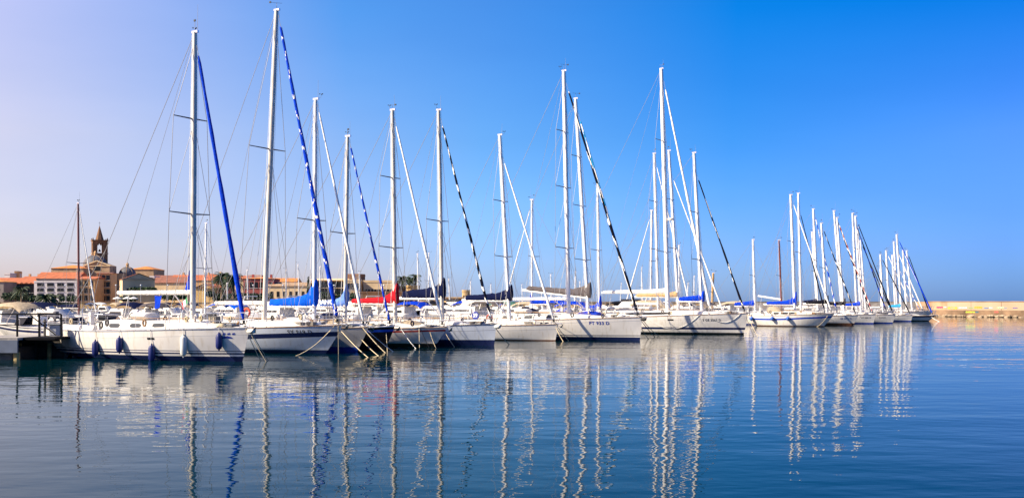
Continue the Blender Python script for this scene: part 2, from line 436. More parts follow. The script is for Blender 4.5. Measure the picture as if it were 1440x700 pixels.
BOATS = {}
def yacht(key, label, short, wl=None, d=None, mast=None, ydeck=None, stern=None, bowpx=None, L=None, B=None, fb=None, ov=.9, sov=.5,
          bands=None, boom=None, cover=None, jibc=None, jfrac=.95, spreaders=(.68, .36), detail=2, mastm='mast_alu', mr=.10, toe='teak',
          text=None, bimini=None, hood=None, head=HEAD, group='sailing yachts moored along the pier', boommat='mast_white', rise=0, h0=.9, h1=.34,
          wst=0, radar=None, fs=.82, jp=(1.2, .25), bowfender=False, backstays=1, cat='sailing yacht', tr=.72):
    hd = Vector((math.cos(head), math.sin(head), 0))
    mb_px, mt_px, mt_y = mast
    def along(O, px): return (F * O.x - (px - CX) * O.y) / (F * hd.x - (px - CX) * hd.y)
    if wl is not None:
        dd = F * CAMH / (wl[1] - HY); W = ground(wl[0], dd)
        if fb is None: fb = (wl[1] - ydeck) * dd / F
        O = W + hd * ov; tm = along(O, mb_px)
    else:
        P = ground(mb_px, d)
        if bowpx: tm = -along(P, bowpx)
        else: tm = .36 * L
        tm = abs(tm); O = P + hd * tm
        if fb is None: fb = 1.15
    if L is None:
        L = along(O, stern) if stern else tm / .36
    L = max(L, tm + 3)
    if B is None: B = .9 + L * .24
    P = O - hd * tm
    # mast head: leans fore and aft in the boat's own plane
    tt = along(O, mt_px); Pt = O - hd * tt; ztop = zat(mt_y, Pt.y)
    r = root('sailing_yacht', label, cat, (O.x, O.y, 0), head, group)
    h = Hull(L, B, fb, ov, sov, fs, tr)
    hull_mesh(h, bands or [('a', 0, 'boot_blue'), ('a', .12, 'gel_white')], None, r, toe=toe, n=30 if detail > 1 else 16)
    dz = h.deckz(-tm)
    ca, cf = -L * .70, -tm * .42
    cabin(h, r, ca, cf, .42 if L > 8 else .34, wmat='glass_dark' if wst != 3 else 'window_grey', wstyle=wst)
    # cockpit coamings and wheel
    cm = MB()
    for sgn in (-1, 1):
        pts = [h.pt(h.ux(x), h.deckz(x), sgn) * 1 for x in (-L * .96, -L * .85, ca)]
        cm.loft([[(p.x, p.y * .66, p.z), (p.x, p.y * .80, p.z), (p.x, p.y * .76, p.z + .24), (p.x, p.y * .66, p.z + .25)] for p in pts], 'deck_white')
    cm.build('cockpit_coaming', r)
    if detail > 0:
        w = MB(); zc = h.deckz(-L * .88)
        w.torus((-L * .88, 0, zc + .75), .42, .016, 'steel', 'X', 18, 5)
        for k in range(3):
            a = k * math.pi / 3; v = Vector((0, math.cos(a) * .42, math.sin(a) * .42)); c = Vector((-L * .88, 0, zc + .75)); w.tube([c - v, c + v], .008, 'steel', n=4)
        w.box((-L * .88 + .08, 0, zc + .4), (.16, .2, .75), 'deck_white'); w.build('steering_wheel', r)
    # mast
    base, top = Vector((-tm, 0, dz + .35)), Vector((-tt, 0, ztop))
    mm = MB(); mm.tube([base - Vector((0, 0, .4)), base + (top - base) * .75, top], [mr * .98, mr * .95, mr * .74], mastm, n=12, ry=1.08)
    mo = mm.build('mast', r)
    hd_ = MB(); hd_.box(top + Vector((.02, 0, .02)), (.34, .09, .10), 'steel'); hd_.build('masthead', mo)
    mast_gear(r, top + Vector((0, 0, .06)))
    hh = MB()   # halyards slapping along the mast
    hh.tube([base + Vector((.22, .10, .2)), top + Vector((.13, .04, -.1))], .006, 'rope_white', n=4)
    hh.tube([base + Vector((-.16, -.16, .2)), top + Vector((-.11, -.05, -.1))], .008, 'rope_white', n=4)
    hh.build('halyard', r)
    for wz in (.5, .75):
        wn = MB(); wn.lathe([(.05, 0), (.035, .06), (.055, .12)], base + Vector((0, -mr * 1.2, wz)), 'steel', n=8, axis='Y'); wn.build('winch', mo)
    # spreaders and shrouds
    at = lambda f: base + (top - base) * f
    ch = h.half(h.ux(-tm)) * .92; lastp = {}
    for sgn in (-1, 1):
        chain = Vector((-tm - .12, sgn * ch, dz)); pts = [chain]
        for j, f in enumerate(sorted(spreaders)):
            wdt = min(ch * .9, .55 + .045 * (top.z - base.z)) * (1 - .17 * j)
            tip = at(f) + Vector((-.22, sgn * wdt, .06)); pts.append(tip)
            sp = MB(); sp.tube([at(f), tip], [.045, .028], 'spreader_grey', n=5, ry=.8); sp.build('spreader', r)
            wires('shroud', [at(f) - Vector((0, 0, .1)), chain if j == 0 else pts[-2]], r, .0065)
        pts.append(at(.97)); wires('shroud', pts, r, .008)
        wires('shroud', [at(min(spreaders) - .01), Vector((-tm + .55, sgn * ch * .95, dz))], r, .006)
    ft = at(jfrac); bow = Vector((-.28, 0, h.sheer(.98) + .14))
    if jibc: jib(r, ft + Vector((mr, 0, 0)), bow, jibc[0], jibc[1] if len(jibc) > 1 else None, jp[0], jp[1], r0=.034 * mr / .1 * (1.35 if key in ('b1', 'b2') else 1), r1=.062 * mr / .1 * (1.3 if key in ('b1', 'b2') else 1))
    else: wires('forestay', [ft, bow], r, .008)
    sx = -L + .15; sz = h.sheer(.02)
    if backstays == 1: wires('backstay', [top, (sx, 0, sz + .1)], r, .008)
    else:
        k = top + (Vector((sx, 0, sz)) - top) * .72
        wires('backstay', [top, k], r, .008)
        for sgn in (-1, 1): wires('backstay', [k, (sx, sgn * .7, sz)], r, .007)
    if key and detail > 1: wires('running_line', [at(.8), (-tm + .9, -ch * .8, dz + .1)], r, .004, 'wire')
    # boom
    if boom:
        bx, by = boom; tb = along(O, bx); Lb = max(1.5, min(tb - tm, L - tm + .2)); zb = zat(by, P.y)
        bt = MB(); bt.tube([(-tm - .1, 0, zb), (-tm - Lb, 0, zb + rise)], [.085, .075], boommat, n=8, ry=1.25); bo = bt.build('boom', r)
        wires('topping_lift', [(-tm - Lb, 0, zb + rise), top], r, .005)
        ms = MB()
        for dx in (-.08, .08): ms.tube([(-tm - Lb * .85, 0, zb + rise * .85 - .08), (-tm - Lb * .85 + dx - .2, dx, h.deckz(-tm - Lb * .85) + .3)], .01, 'rope_white', n=4)
        ms.build('mainsheet', r)
        vg = MB(); vg.tube([(-tm - 1.1, 0, zb - .07), (-tm - .1, 0, dz + .5)], .03, 'steel', n=6); vg.build('boom_vang', r)
        if cover: sail_cover(r, -tm + .02 + (mr * 1.2 if h0 > .3 else -.1), zb, Lb * .97, cover, rise, h0, h1, seed=len(BOATS))
        else:
            for k in range(4):
                t = Lb * (.2 + .2 * k)
                g = MB(); g.torus((-tm - t, 0, zb + rise * t / Lb), .11, .012, 'rope_white', 'X', 10, 4); g.build('sail_tie', bo)
    if radar:
        p = at(radar) + Vector((.44, 0, 0)); q = MB()
        q.tube([at(radar) - Vector((0, 0, .12)), p - Vector((0, 0, .06))], .025, 'steel', n=5)
        q.lathe([(.02, -.10), (.24, -.09), (.26, 0), (.22, .09), (.02, .12)], p, 'gel_white', n=14); q.build('radar_dome', r)
    zsb = h.sheer
    if detail > 0:
        # pulpit, pushpit, stanchions, lifelines
        a = h.pt(.86, zsb(.86), -1); b = h.pt(.97, zsb(.97), -1); H = .62
        def mir(p, z=0): return [(q[0], q[1] * s, q[2] + z) for s in (1,) for q in p]
        tp = [(a.x, a.y * .92, a.z + H), (b.x, b.y, b.z + H), (.12, -.16, zsb(1) + H), (.20, 0, zsb(1) + H), (.12, .16, zsb(1) + H), (b.x, -b.y, b.z + H), (a.x, -a.y * .92, a.z + H)]
        md = [(p[0], p[1], p[2] - H * .48) for p in tp[:3]]
        rail_frame('pulpit', [tp, md, [(p[0], -p[1], p[2]) for p in md], [(a.x, a.y * .92, a.z), tp[0]], [(a.x, -a.y * .92, a.z), tp[-1]], [(b.x, b.y, b.z), (b.x, b.y, b.z + H)], [(b.x, -b.y, b.z), (b.x, -b.y, b.z + H)],
                              [(-.15, -.1, zsb(1)), tp[2]], [(-.15, .1, zsb(1)), tp[4]]], r)
        c = h.pt(.12, zsb(.12), -1); e = h.pt(.005, zsb(.005), -1)
        ps = [[(c.x, s * c.y * .94, c.z + H), (e.x + .1, s * e.y * .93, e.z + H), (e.x + .05, s * .35, e.z + H)] for s in (1, -1)]
        lw = [[(p[0], p[1], p[2] - H * .48) for p in q] for q in ps]
        up = [[(p[0], p[1], p[2] - H), p] for q in ps for p in q]
        rail_frame('pushpit', ps + lw + up, r)
        us_ = [.12, .27, .42, .57, .72, .86]; proto = None
        if detail > 1:
            for sgn in (-1, 1):
                for u in us_[1:-1]:
                    p = h.pt(u, zsb(u), sgn)
                    if proto is None:
                        q = MB(); q.tube([(0, 0, 0), (0, 0, H)], .012, 'steel', n=5); q.tube([(0, 0, 0), (0, 0, .06)], .022, 'steel', n=5); o = q.build('stanchion', r); proto = o
                    else: o = proto.copy(); COL.objects.link(o); o.parent = r
                    o.location = (p.x, p.y * .95, p.z)
        for sgn in (-1, 1):
            for fz in (1, .52):
                pts = [h.pt(u, zsb(u), sgn) for u in us_]
                wires('lifeline', [(p.x, p.y * .94, p.z + H * fz) for p in pts], r, .0055)
        # anchor on the bow roller, hatch, winches
        an = MB(); z1 = zsb(1) + .05
        an.tube([(-.5, 0, z1 + .05), (.22, 0, z1 + .02), (.30, 0, z1 - .12)], .022, 'steel', n=5)
        an.loft([[(.18, -.17, z1 - .25), (.18, .17, z1 - .25), (.20, .0, z1 - .20)], [(.34, -.02, z1 - .02), (.34, .02, z1 - .02), (.34, 0, z1)]], 'steel')
        an.box((-.05, 0, z1), (.5, .10, .05), 'steel'); an.build('anchor', r)
        ht = MB(); ht.box((-tm * .3, 0, h.deckz(-tm * .3) + .12), (.5, .5, .07), 'window_grey', taper=.92); ht.build('deck_hatch', r)
        for sgn in (-1, 1):
            for fx in (.74, .80):
                p = h.pt(1 - fx, h.deckz(-L * fx), sgn); q = MB(); q.lathe([(.075, 0), (.05, .08), (.075, .16)], (p.x, p.y * .73, p.z + .24), 'steel', n=10); q.build('winch', r)
    if detail > 1:
        # low clutter on the coach roof: grab rails, vents, coils
        gr = MB()
        for sgn in (-1, 1):
            x0, x1 = ca + .3, cf - 1.2; zc = h.deckz((x0 + x1) / 2) + .52
            gr.tube([(x0, sgn * .45, zc - .08), (x0 + .1, sgn * .45, zc), (x1 - .1, sgn * .42, zc - .02), (x1, sgn * .42, zc - .12)], .014, 'teak', n=4)
        gr.build('grab_rail', r)
        for k in range(3):
            x = cf - .5 - k * .9; v = MB(); v.tube([(x, .3 * (-1) ** k, h.deckz(x) + .3), (x, .3 * (-1) ** k, h.deckz(x) + .55), (x + .12, .3 * (-1) ** k, h.deckz(x) + .6)], [.05, .05, .075], 'deck_white', n=8); v.build('vent', r)
    if detail > 1:
        rg_ = random.Random(int(O.x * 10)); 
        for k in range(9):      # sheets and lines hung in hanks on the guard wires
            u = rg_.uniform(.15, .9); p = h.pt(u, zsb(u), -1 if k % 3 else 1); q = MB(); hh_ = rg_.uniform(.10, .17); c = (p.x, p.y * .945 - .01, p.z + rg_.uniform(.18, .45))
            q.torus(c, hh_ * .55, .042, rg_.choice(['rope', 'rope_dark', 'cv_navy', 'rope_dark', 'rope', 'cv_beige', 'teak']), 'Y', 10, 5, (1, 1.5)); q.build('coiled_sheet', r)
        lc = MB(); x = ca + 1.6; lc.loft([[(x + dx, .42 * math.cos(a) * s_, h.deckz(x) + .62 + .17 * math.sin(a) * s_) for a in [2 * math.pi * k / 10 for k in range(10)]] for dx, s_ in ((-.5, .8), (-.45, 1), (.45, 1), (.5, .8))], 'deck_white'); lc.build('liferaft_canister', r)
        co = MB(); co.box((ca - .02, 0, h.deckz(ca) + .22), (.06, .62, .42), 'teak'); co.build('companionway', r, smooth=False)
        ob_ = MB(); e_ = h.pt(.02, zsb(.02), -1); ob_.box((e_.x + .1, e_.y * .7, e_.z + .62), (.22, .20, .34), 'engine', taper=.8); ob_.box((e_.x + .02, e_.y * .7, e_.z + .2), (.08, .08, .7), 'engine'); ob_.build('outboard_motor', r)
        for k in range(5):
            x = -tm + .6 + (tm - 1.6) * k / 5 + rg_.uniform(-.2, .2); q = MB(); q.box((x, rg_.uniform(-.5, .5), h.deckz(x) + .13), (rg_.uniform(.15, .5), rg_.uniform(.1, .4), rg_.uniform(.08, .2)), rg_.choice(['rope_dark', 'cv_beige', 'teak', 'weathered', 'deck_grey']), rz=rg_.uniform(0, 1)); q.build('deck_fitting', r, smooth=False)
        for sgn in (-1, 1):
            tk = MB(); tk.tube([(p.x, p.y * .80, p.z + .05) for p in [h.pt(u, zsb(u), sgn) for u in (.3, .45, .6)]], .025, 'steel', n=4); tk.build('genoa_track', r)
    if hood:
        m = MB(); x = ca; zc = h.deckz(x) + .40; w = h.half(h.ux(x)) * .58; rings = []
        for i, (dx, hh_) in enumerate(((1.0, .06), (.75, .38), (.35, .62), (-.15, .68), (-.5, .62))):
            rings.append([(x + dx, w * math.cos(a), zc - .15 + max(0, math.sin(a)) * hh_ + .02) for a in [math.pi * k / 10 for k in range(11)]])
        m.loft(rings, hood, closed=False, cap=False); ho = m.build('spray_hood', r)
        wd = MB(); wd.loft([[(x + dx + .015, w * math.cos(a) * 1.0, zc - .15 + math.sin(a) * hh_ + .04) for a in [math.pi * k / 10 for k in range(3, 8)]] for dx, hh_ in ((.93, .17), (.78, .36))], 'window_grey', closed=False, cap=False); wd.build('window', ho)
    if bimini:
        m = MB(); x = -L * .84; z = h.deckz(x) + 1.75; w = h.half(.15) * .8
        m.loft([[(x + dx, w * math.cos(a) , z + dz_ + .22 * math.sin(a)) for a in [math.pi * k / 8 for k in range(9)]] for dx, dz_ in ((1.0, -.1), (.5, .03), (0, .06), (-.5, .03), (-1., -.1))], bimini, closed=False, cap=False)
        bi = m.build('bimini', r)
        fr = MB()
        for dx in (.95, -.95):
            for sgn in (-1, 1): fr.tube([(x + dx, sgn * w, z - .1), (x, sgn * w * 1.1, h.deckz(x) + .25)], .014, 'steel', n=5)
        fr.build('bimini_frame', r)
    if text:
        for (txt, tpx, zz, size, mn) in text:
            ta = along(O, tpx); text_on_hull(h, txt, -ta, zz, size, r, mn)
    B_ = dict(r=r, h=h, O=O, hd=hd, L=L, tm=tm, short=short, fb=fb, at=at, along=along, P=P, head=head)
    BOATS[key or label] = B_
    return B_

def world_pt(b, p):
    c, s = math.cos(b['head']), math.sin(b['head']); return Vector((b['O'].x + p.x * c - p.y * s, b['O'].y + p.x * s + p.y * c, p.z))
def side_at_px(b, px, z):
    h = b['h']; lo, hi = -b['L'], 0
    def f(x):
        q = world_pt(b, h.side(x, z)); return CX + F * q.x / q.y
    for _ in range(30):
        mid = (lo + hi) / 2
        if f(mid) < px: lo = mid
        else: hi = mid
    return (lo + hi) / 2
def fender(b, px, ytop, ybot, mname, label, r=.12, ball=False):
    h = b['h']; x = side_at_px(b, px, .6); q = world_pt(b, h.side(x, .6)); zt, zb = zat(ytop, q.y), zat(ybot, q.y)
    ln = zt - zb; p = h.side(x, (zt + zb) / 2); out = Vector((0, -r * 1.05, 0))
    c = world_pt(b, p + out); m = MB()
    m.lathe([(.025, -ln / 2 - .06), (.035, -ln / 2), (r * .75, -ln / 2 + .04), (r, -ln / 2 + .13), (r, ln / 2 - .13), (r * .75, ln / 2 - .04), (.035, ln / 2), (.025, ln / 2 + .07)], (0, 0, 0), mname, n=12)
    e = root('fender', label, 'fender', (c.x, c.y, zb), 0, 'fenders hanging along a hull')
    o = m.build('fender_body', e); o.location = (0, 0, ln / 2)
    dk = h.side(x, h.deckz(x)); tp = world_pt(b, dk + Vector((0, -.01, .3)))
    md = world_pt(b, dk + Vector((0, -.04, 0)))
    l = MB(); l.tube([Vector((0, 0, ln + .05)), md - Vector((c.x, c.y, zb)), tp - Vector((c.x, c.y, zb))], .011, 'rope_white', n=4); l.build('lanyard', e)
def rope(p, q, label, mname='rope', r=.016, sag=.15, group='mooring lines from the bows'):
    p, q = Vector(p), Vector(q); pts = [p + (q - p) * (i / 10) - Vector((0, 0, sag * 4 * (i / 10) * (1 - i / 10))) for i in range(11)]
    m = MB(); m.tube([v - p for v in pts], r, mname, n=5); o = m.build('mooring_line'); o.location = p
    return tag(o, label, 'rope', group)
def bow_line(b, topx, wpx, wy, label, mname='rope', r=.017, sag=.12, z=None):
    """from the hull side near the bow (local x = topx) down to the water at pixel column wpx, row wy"""
    h = b['h']; p = world_pt(b, h.side(topx, h.deckz(topx)) + Vector((0, -.02, .03)))
    dd = F * CAMH / (wy - HY); q = ground(wpx, dd); q.z = -.15
    rope(p, q, label, mname, r, sag)

WB = [('a', 0, 'boot_blue'), ('a', .14, 'gel_white')]
# ------------------------------------------------------------------ the front row, nearest first
b1 = yacht('b1', 'nearest white yacht with double navy waterline stripes, navy fenders and plain blue furled jib', 'nearest navy-striped yacht',
      wl=(341, 508), ydeck=461, ov=.38, sov=1.2, stern=100, mast=(271, 274, 46), boom=(166, 411), cover=None, jibc=('sail_blue',), jfrac=.955, spreaders=(.70, .37), mr=.115,
      bands=[('a', 0, 'navy'), ('a', .20, 'gel_white'), ('a', .28, 'navy'), ('a', .34, 'gel_white'), ('a', .40, 'navy'), ('a', .43, 'gel_white'), ('s', .27, 'line_grey'), ('s', .26, 'gel_white')],
      wst=3, hood=None, backstays=2, toe='line_grey', boommat='cv_white', B=3.6, fs=.88, tr=.78)
b2 = yacht('b2', 'pale yacht lettered SY 819 D with wide navy band and tallest mast', 'SY 819 D yacht',
      wl=(458, 497), ydeck=457, ov=1.0, mast=(371, 389, 15), boom=(303, 426), jibc=('sail_blue', 'sail_white'), jfrac=.985, spreaders=(.555,), mr=.12, jp=(.9, .13),
      bands=[('a', 0, 'navy'), ('a', .17, 'gel_cool'), ('s', .50, 'navy'), ('s', .28, 'gel_cool')], text=[('SY 819 D', 427, .92, .25, 'ink_black')], wst=1, h0=.0, L=12, boommat='cv_white')
b3 = yacht('b3', 'cream hulled yacht with blue boot top and bright blue sail cover rising up its mast', 'blue-covered cream yacht',
      wl=(502, 494), ydeck=460, ov=.7, mast=(442, 444, 140), boom=(374, 430), cover='cv_blue', jibc=('sail_white',), jfrac=.98, spreaders=(.457,), mastm='mast_white', mr=.105,
      bands=[('a', 0, 'boot_blue'), ('a', .22, 'gel_grey'), ('s', .10, 'line_grey'), ('s', .085, 'gel_grey')], wst=0, L=11, hood='cv_white', h0=.85, h1=.46)
b4 = yacht('b4', 'black hulled yacht with a thin blue stripe and pale blue lettered sail cover', 'black yacht',
      wl=(541, 491.5), ydeck=459, ov=.62, mast=(485, 489, 192), boom=(446, 430), cover='cv_light', jibc=('sail_blue', 'sail_white'), jfrac=.98, spreaders=(.476,), mr=.10,
      bands=[('a', 0, 'boot_black'), ('a', .1, 'gel_black'), ('s', .24, 'stripe_blue'), ('s', .13, 'gel_black')], wst=1, L=10, toe='mast_white', h0=.8, jp=(.7, .2))
b5 = yacht('b5', 'cream yacht with a red sheer stripe, black boot top and red sail cover', 'red-covered yacht',
      wl=(610, 488), ydeck=460, ov=.85, mast=(556, 552, 155), boom=(489, 426), cover='cv_red', jibc=('sail_white',), jfrac=.96, spreaders=(.68, .35), mr=.12,
      bands=[('a', 0, 'boot_black'), ('a', .20, 'gel_white'), ('s', .20, 'stripe_red'), ('s', .11, 'gel_white')], wst=0, L=11.5, hood='cv_navy', h0=.75, h1=.30, backstays=2)
b6 = yacht('b6', 'pale plumb-bowed yacht with navy boot top and long navy sail cover', 'plumb-bowed navy-covered yacht',
      wl=(695, 486), ydeck=456, ov=.12, mast=(622, 617, 155), boom=(560, 419), cover='cv_navy', jibc=('sail_black', 'sail_white'), jfrac=.96, spreaders=(.47,), mr=.115, jp=(.9, .35),
      bands=[('a', 0, 'navy'), ('a', .25, 'navy'), ('a', .32, 'gel_cool'), ('s', .32, 'line_grey'), ('s', .29, 'gel_cool')], wst=3, L=11.5, toe='boot_black', h0=.5, h1=.60, text=None)
b7 = yacht('b7', 'white yacht with plain hull, thin brown waterline and dark navy sail cover', 'plain white yacht',
      wl=(781, 479), ydeck=456, ov=.2, mast=(717, 703, 190), boom=(650, 422), cover='cv_navy', jibc=('sail_white',), jfrac=.88, spreaders=(.64, .34), mr=.115,
      bands=[('a', 0, 'boot_brown'), ('a', .06, 'gel_white'), ('s', .3, 'line_grey'), ('s', .28, 'gel_white')], wst=2, L=11.5, h0=.5, h1=.45, mastm='mast_white')
b8 = yacht('b8', 'large white yacht lettered PT 933 D with tall white mast and navy boot top', 'PT 933 D yacht',
      wl=(900, 478.5), ydeck=446, ov=.15, mast=(800, 793, 100), boom=(719, 420), cover=None, jibc=('sail_black', 'sail_white'), jfrac=.95, spreaders=(.75, .52, .27), mastm='mast_white', mr=.14, jp=(2.2, .3),
      bands=[('a', 0, 'navy'), ('a', .20, 'gel_white'), ('a', .27, 'navy'), ('a', .32, 'gel_white'), ('s', .22, 'line_grey'), ('s', .2, 'gel_white')], text=[('PT 933 D', 842, .98, .27, 'ink_blue')], wst=3, L=14.5, bowfender=True, backstays=2, bimini=None)
b8b = yacht('b8b', 'white yacht with brownish grey sail cover on raised boom behind the PT 933 D yacht', 'grey-covered yacht',
      d=76, bowpx=902, mast=(828, 809.5, 139), boom=(735, 418), cover='cv_grey', jibc=('sail_white', 'cv_turq'), jfrac=.93, spreaders=(.73, .5, .25), mr=.125, fb=1.3, rise=.55, h0=.6, h1=.45, L=13, hood='cv_navy', jp=(1.5, .4), mastm='mast_white')
b9 = yacht('b9', 'white yacht with long hull, twin dark waterline bands and blue sail cover at its mast', 'long white yacht with twin bands',
      wl=(1046, 470), ydeck=440.5, ov=.35, mast=(987.5, 976, 215), boom=(951, 423), cover='cv_royal', jibc=('sail_black', 'sail_white'), jfrac=.86, spreaders=(.62, .32), mastm='mast_white', mr=.12, jp=(3.5, .12),
      bands=[('a', 0, 'boot_black'), ('a', .12, 'gel_white'), ('a', .34, 'navy'), ('a', .50, 'gel_white'), ('s', .3, 'line_grey'), ('s', .285, 'gel_white')], text=[('2 GE 2503 D', 997, .98, .21, 'ink_black')], wst=1, L=14.0, h0=.35, h1=.4)
b9b = yacht('b9b', 'big white yacht with radar dome on its very tall white mast and long white boom', 'radar mast yacht',
      d=86, bowpx=1004, mast=(939.5, 930, 97), boom=(846, 411), cover='cv_white', jibc=('sail_white',), jfrac=.95, spreaders=(.70, .24), mastm='mast_white', mr=.18, fb=1.5, h0=.1, h1=.2, L=15.5, radar=.375)
b10 = yacht('b10', 'white double-ended yacht with blue sheer stripe and peaked royal blue sail cover', 'blue-striped double-ender',
      wl=(1158, 459), ydeck=440.5, ov=1.05, sov=.9, stern=1054, mast=(1118, 1112, 274), boom=(1074, 428), cover='cv_royal', jibc=('sail_white',), jfrac=.95, spreaders=(.6,), mastm='mast_white', mr=.13,
      bands=[('a', 0, 'boot_brown'), ('a', .07, 'gel_white'), ('s', .42, 'stripe_blue'), ('s', .25, 'gel_white')], wst=0, h0=.9, h1=.35, tr=.45, hood='cv_beige')
b11 = yacht('b11', 'white yacht with dark red boot top and black furled jib, beside the double-ender', 'dark red boot-topped yacht',
      wl=(1200, 457), ydeck=443, ov=.5, mast=(1163, 1155, 314), boom=(1130, 427), cover='cv_black', jibc=('sail_black', 'sail_white'), spreaders=(.5,), mastm='mast_white', mr=.11,
      bands=[('a', 0, 'boot_brown'), ('a', .22, 'gel_white')], text=[('GE 4183 D', 1184, .62, .20, 'ink_blue')], L=10, detail=1, h0=.5)
b12 = yacht('b12', 'white yacht with a rusty pink and white furled jib in the far right group', 'pink-jibbed yacht',
      wl=(1228, 455), ydeck=442, ov=.25, mast=(1187, 1177, 306), boom=(1158, 429), cover='cv_black', jibc=('sail_red', 'sail_white'), spreaders=(.5,), mastm='mast_white', mr=.11, L=10.5, detail=1, jp=(1, .5), h0=.4,
      text=[('OT 2207 D', 1213, .6, .18, 'ink_black')])
b13 = yacht('b13', 'white yacht with dark furled jib and blue boom cover, third from the far end', 'third yacht from the far end',
      wl=(1255, 454.5), ydeck=442, ov=.35, mast=(1211, 1203, 304), boom=(1186, 430), cover='cv_royal', jibc=('sail_black',), spreaders=(.66, .35), mastm='mast_white', mr=.12, L=10.5, detail=1, h0=.3,
      text=[('SS 310 D', 1238, .6, .16, 'ink_black')])
b14 = yacht('b14', 'plain white yacht second from the far end of the row', 'second yacht from the far end',
      wl=(1281, 451.8), ydeck=443, ov=.2, mast=(1242, 1238, 358), boom=(1222, 432), jibc=('sail_black',), spreaders=(.5,), mastm='mast_white', mr=.11, L=9.5, detail=1)
b15 = yacht('b15', 'white yacht with navy sheer stripe and blue furled jib, last of the row', 'last navy-striped yacht',
      wl=(1306, 451.3), ydeck=443.4, ov=.75, mast=(1268, 1261, 330), boom=(1250, 432), cover='cv_turq', jibc=('sail_blue',), spreaders=(.66, .35), mastm='mast_white', mr=.13, L=11, detail=1, h0=.2,
      bands=[('a', 0, 'boot_black'), ('a', .08, 'gel_cool'), ('s', .2, 'navy'), ('s', .02, 'gel_cool')])
# ------------------------------------------------------------------ yachts standing behind
OPP = R(149)
G2 = 'sailing yachts seen behind the front row'
def back(label, d, mast, **k):
    k.setdefault('L', 9.5); k.setdefault('detail', 1); k.setdefault('mastm', 'mast_white'); k.setdefault('mr', .09); k.setdefault('spreaders', (.5,)); k.setdefault('group', G2)
    return yacht(None, label, label, d=d, mast=mast, **k)
back('small yacht with a slim dark brown mast and white furled jib near the church', 88, (111, 110, 286), mastm='mast_brown', jibc=('sail_white',), jfrac=.97, mr=.085, spreaders=(.46,), bowpx=139, boom=(80, 432), cover='cv_navy', h0=.1, h1=.2, fb=1.1)
back('small yacht whose thin mast stands just right of the nearest mast', 92, (288, 290, 314), mr=.075)
back('yacht with white furled jib sloping left, its mast right of the plain white yacht', 94, (748, 748, 281), head=OPP, jibc=('sail_white',), jfrac=.95, boom=(772, 427), cover='cv_royal', h0=.6, hood='cv_royal')
back('yacht with a short royal blue mast cover right of the grey-covered boom', 88, (843, 840.5, 262), boom=(816, 437), cover='cv_royal', h0=.75, h1=.5, mr=.1)
back('yacht with white jib sloping left just beside the twin tall masts', 112, (915, 916.5, 296), head=OPP, jibc=('sail_white',), mr=.11, boom=(935, 425))
back('yacht whose white mast stands left of the radar mast', 94, (926, 920, 216), jibc=('sail_white',), mr=.11, boom=(892, 427), hood='cv_navy', spreaders=(.7, .4))
back('yacht with tan sail cover between the radar mast and the blue cover', 91, (955, 940.7, 212), jibc=('sail_white',), jfrac=.85, boom=(893, 417), cover='cv_tan', h0=.12, h1=.34, mr=.12, spreaders=(.7, .4), L=12)
back('small yacht with short thin mast behind the tan sail cover', 140, (955, 955, 345), mr=.09)
back('small boat with short varnished wooden mast right of the blue cover', 125, (1001, 1003, 384), mastm='mast_wood', mr=.14, L=8)
back('yacht with low blue boom cover beside the double-ender stern', 112, (1062, 1059, 337), boom=(1033, 430), cover='cv_royal', h0=.1, h1=.5, mr=.11)
back('small yacht with dark brown mast and white boom behind the double-ender', 116, (1099.5, 1095.5, 338), mastm='mast_brown', mr=.10, boom=(1066, 421), rise=.4)
back('yacht with black furled jib whose mast rises beside the peaked blue cover', 109, (1126.5, 1122.7, 272), jibc=('sail_black',), jfrac=.85, bowpx=1164, mr=.11)
back('yacht with blue and white dashed jib and navy boom cover behind the double-ender bow', 112, (1150.5, 1143.7, 294), jibc=('sail_white', 'sail_blue'), bowpx=1181, jp=(1.2, .5), boom=(1128, 426), cover='cv_navy', h0=.2, mr=.12)
back('shorter white mast yacht directly behind the dashed jib', 128, (1149.5, 1142, 326.5), mr=.11)
back('yacht with the taller of the two masts behind the pink jib', 122, (1184.5, 1172.8, 296.5), mr=.12, jibc=('sail_black', 'sail_white'))
back('yacht whose mast is the tallest right before the pink jib foot', 124, (1205, 1199, 300), mr=.12, jibc=('sail_black', 'sail_blue'), bowpx=1250)
back('yacht with middling mast right behind the third yacht from the end', 134, (1213.5, 1206, 320), mr=.12)
back('yacht with low mast and black jib right behind the third yacht from the end', 138, (1217.5, 1210, 338), mr=.11, jibc=('sail_black',))
back('low masted yacht first in the far end cluster', 150, (1240, 1238, 377), mr=.11)
back('yacht with white jib second in the far end cluster', 142, (1250.5, 1246, 352.6), mr=.12, jibc=('sail_white',))
back('yacht with blue dashed jib in the far end cluster', 146, (1259.5, 1254.7, 358.6), mr=.11, jibc=('sail_white', 'sail_blue'))
back('yacht just left of the tallest mast in the far end cluster', 140, (1262.5, 1257, 340), mr=.12, jibc=('sail_white',))
back('yacht just right of the tallest mast in the far end cluster', 146, (1275, 1269.7, 352), mr=.12, jibc=('sail_white',))
back('yacht with dark jib and rightmost mast of all', 140, (1283, 1275, 352.6), mr=.12, jibc=('sail_black',), bowpx=1309, L=9)
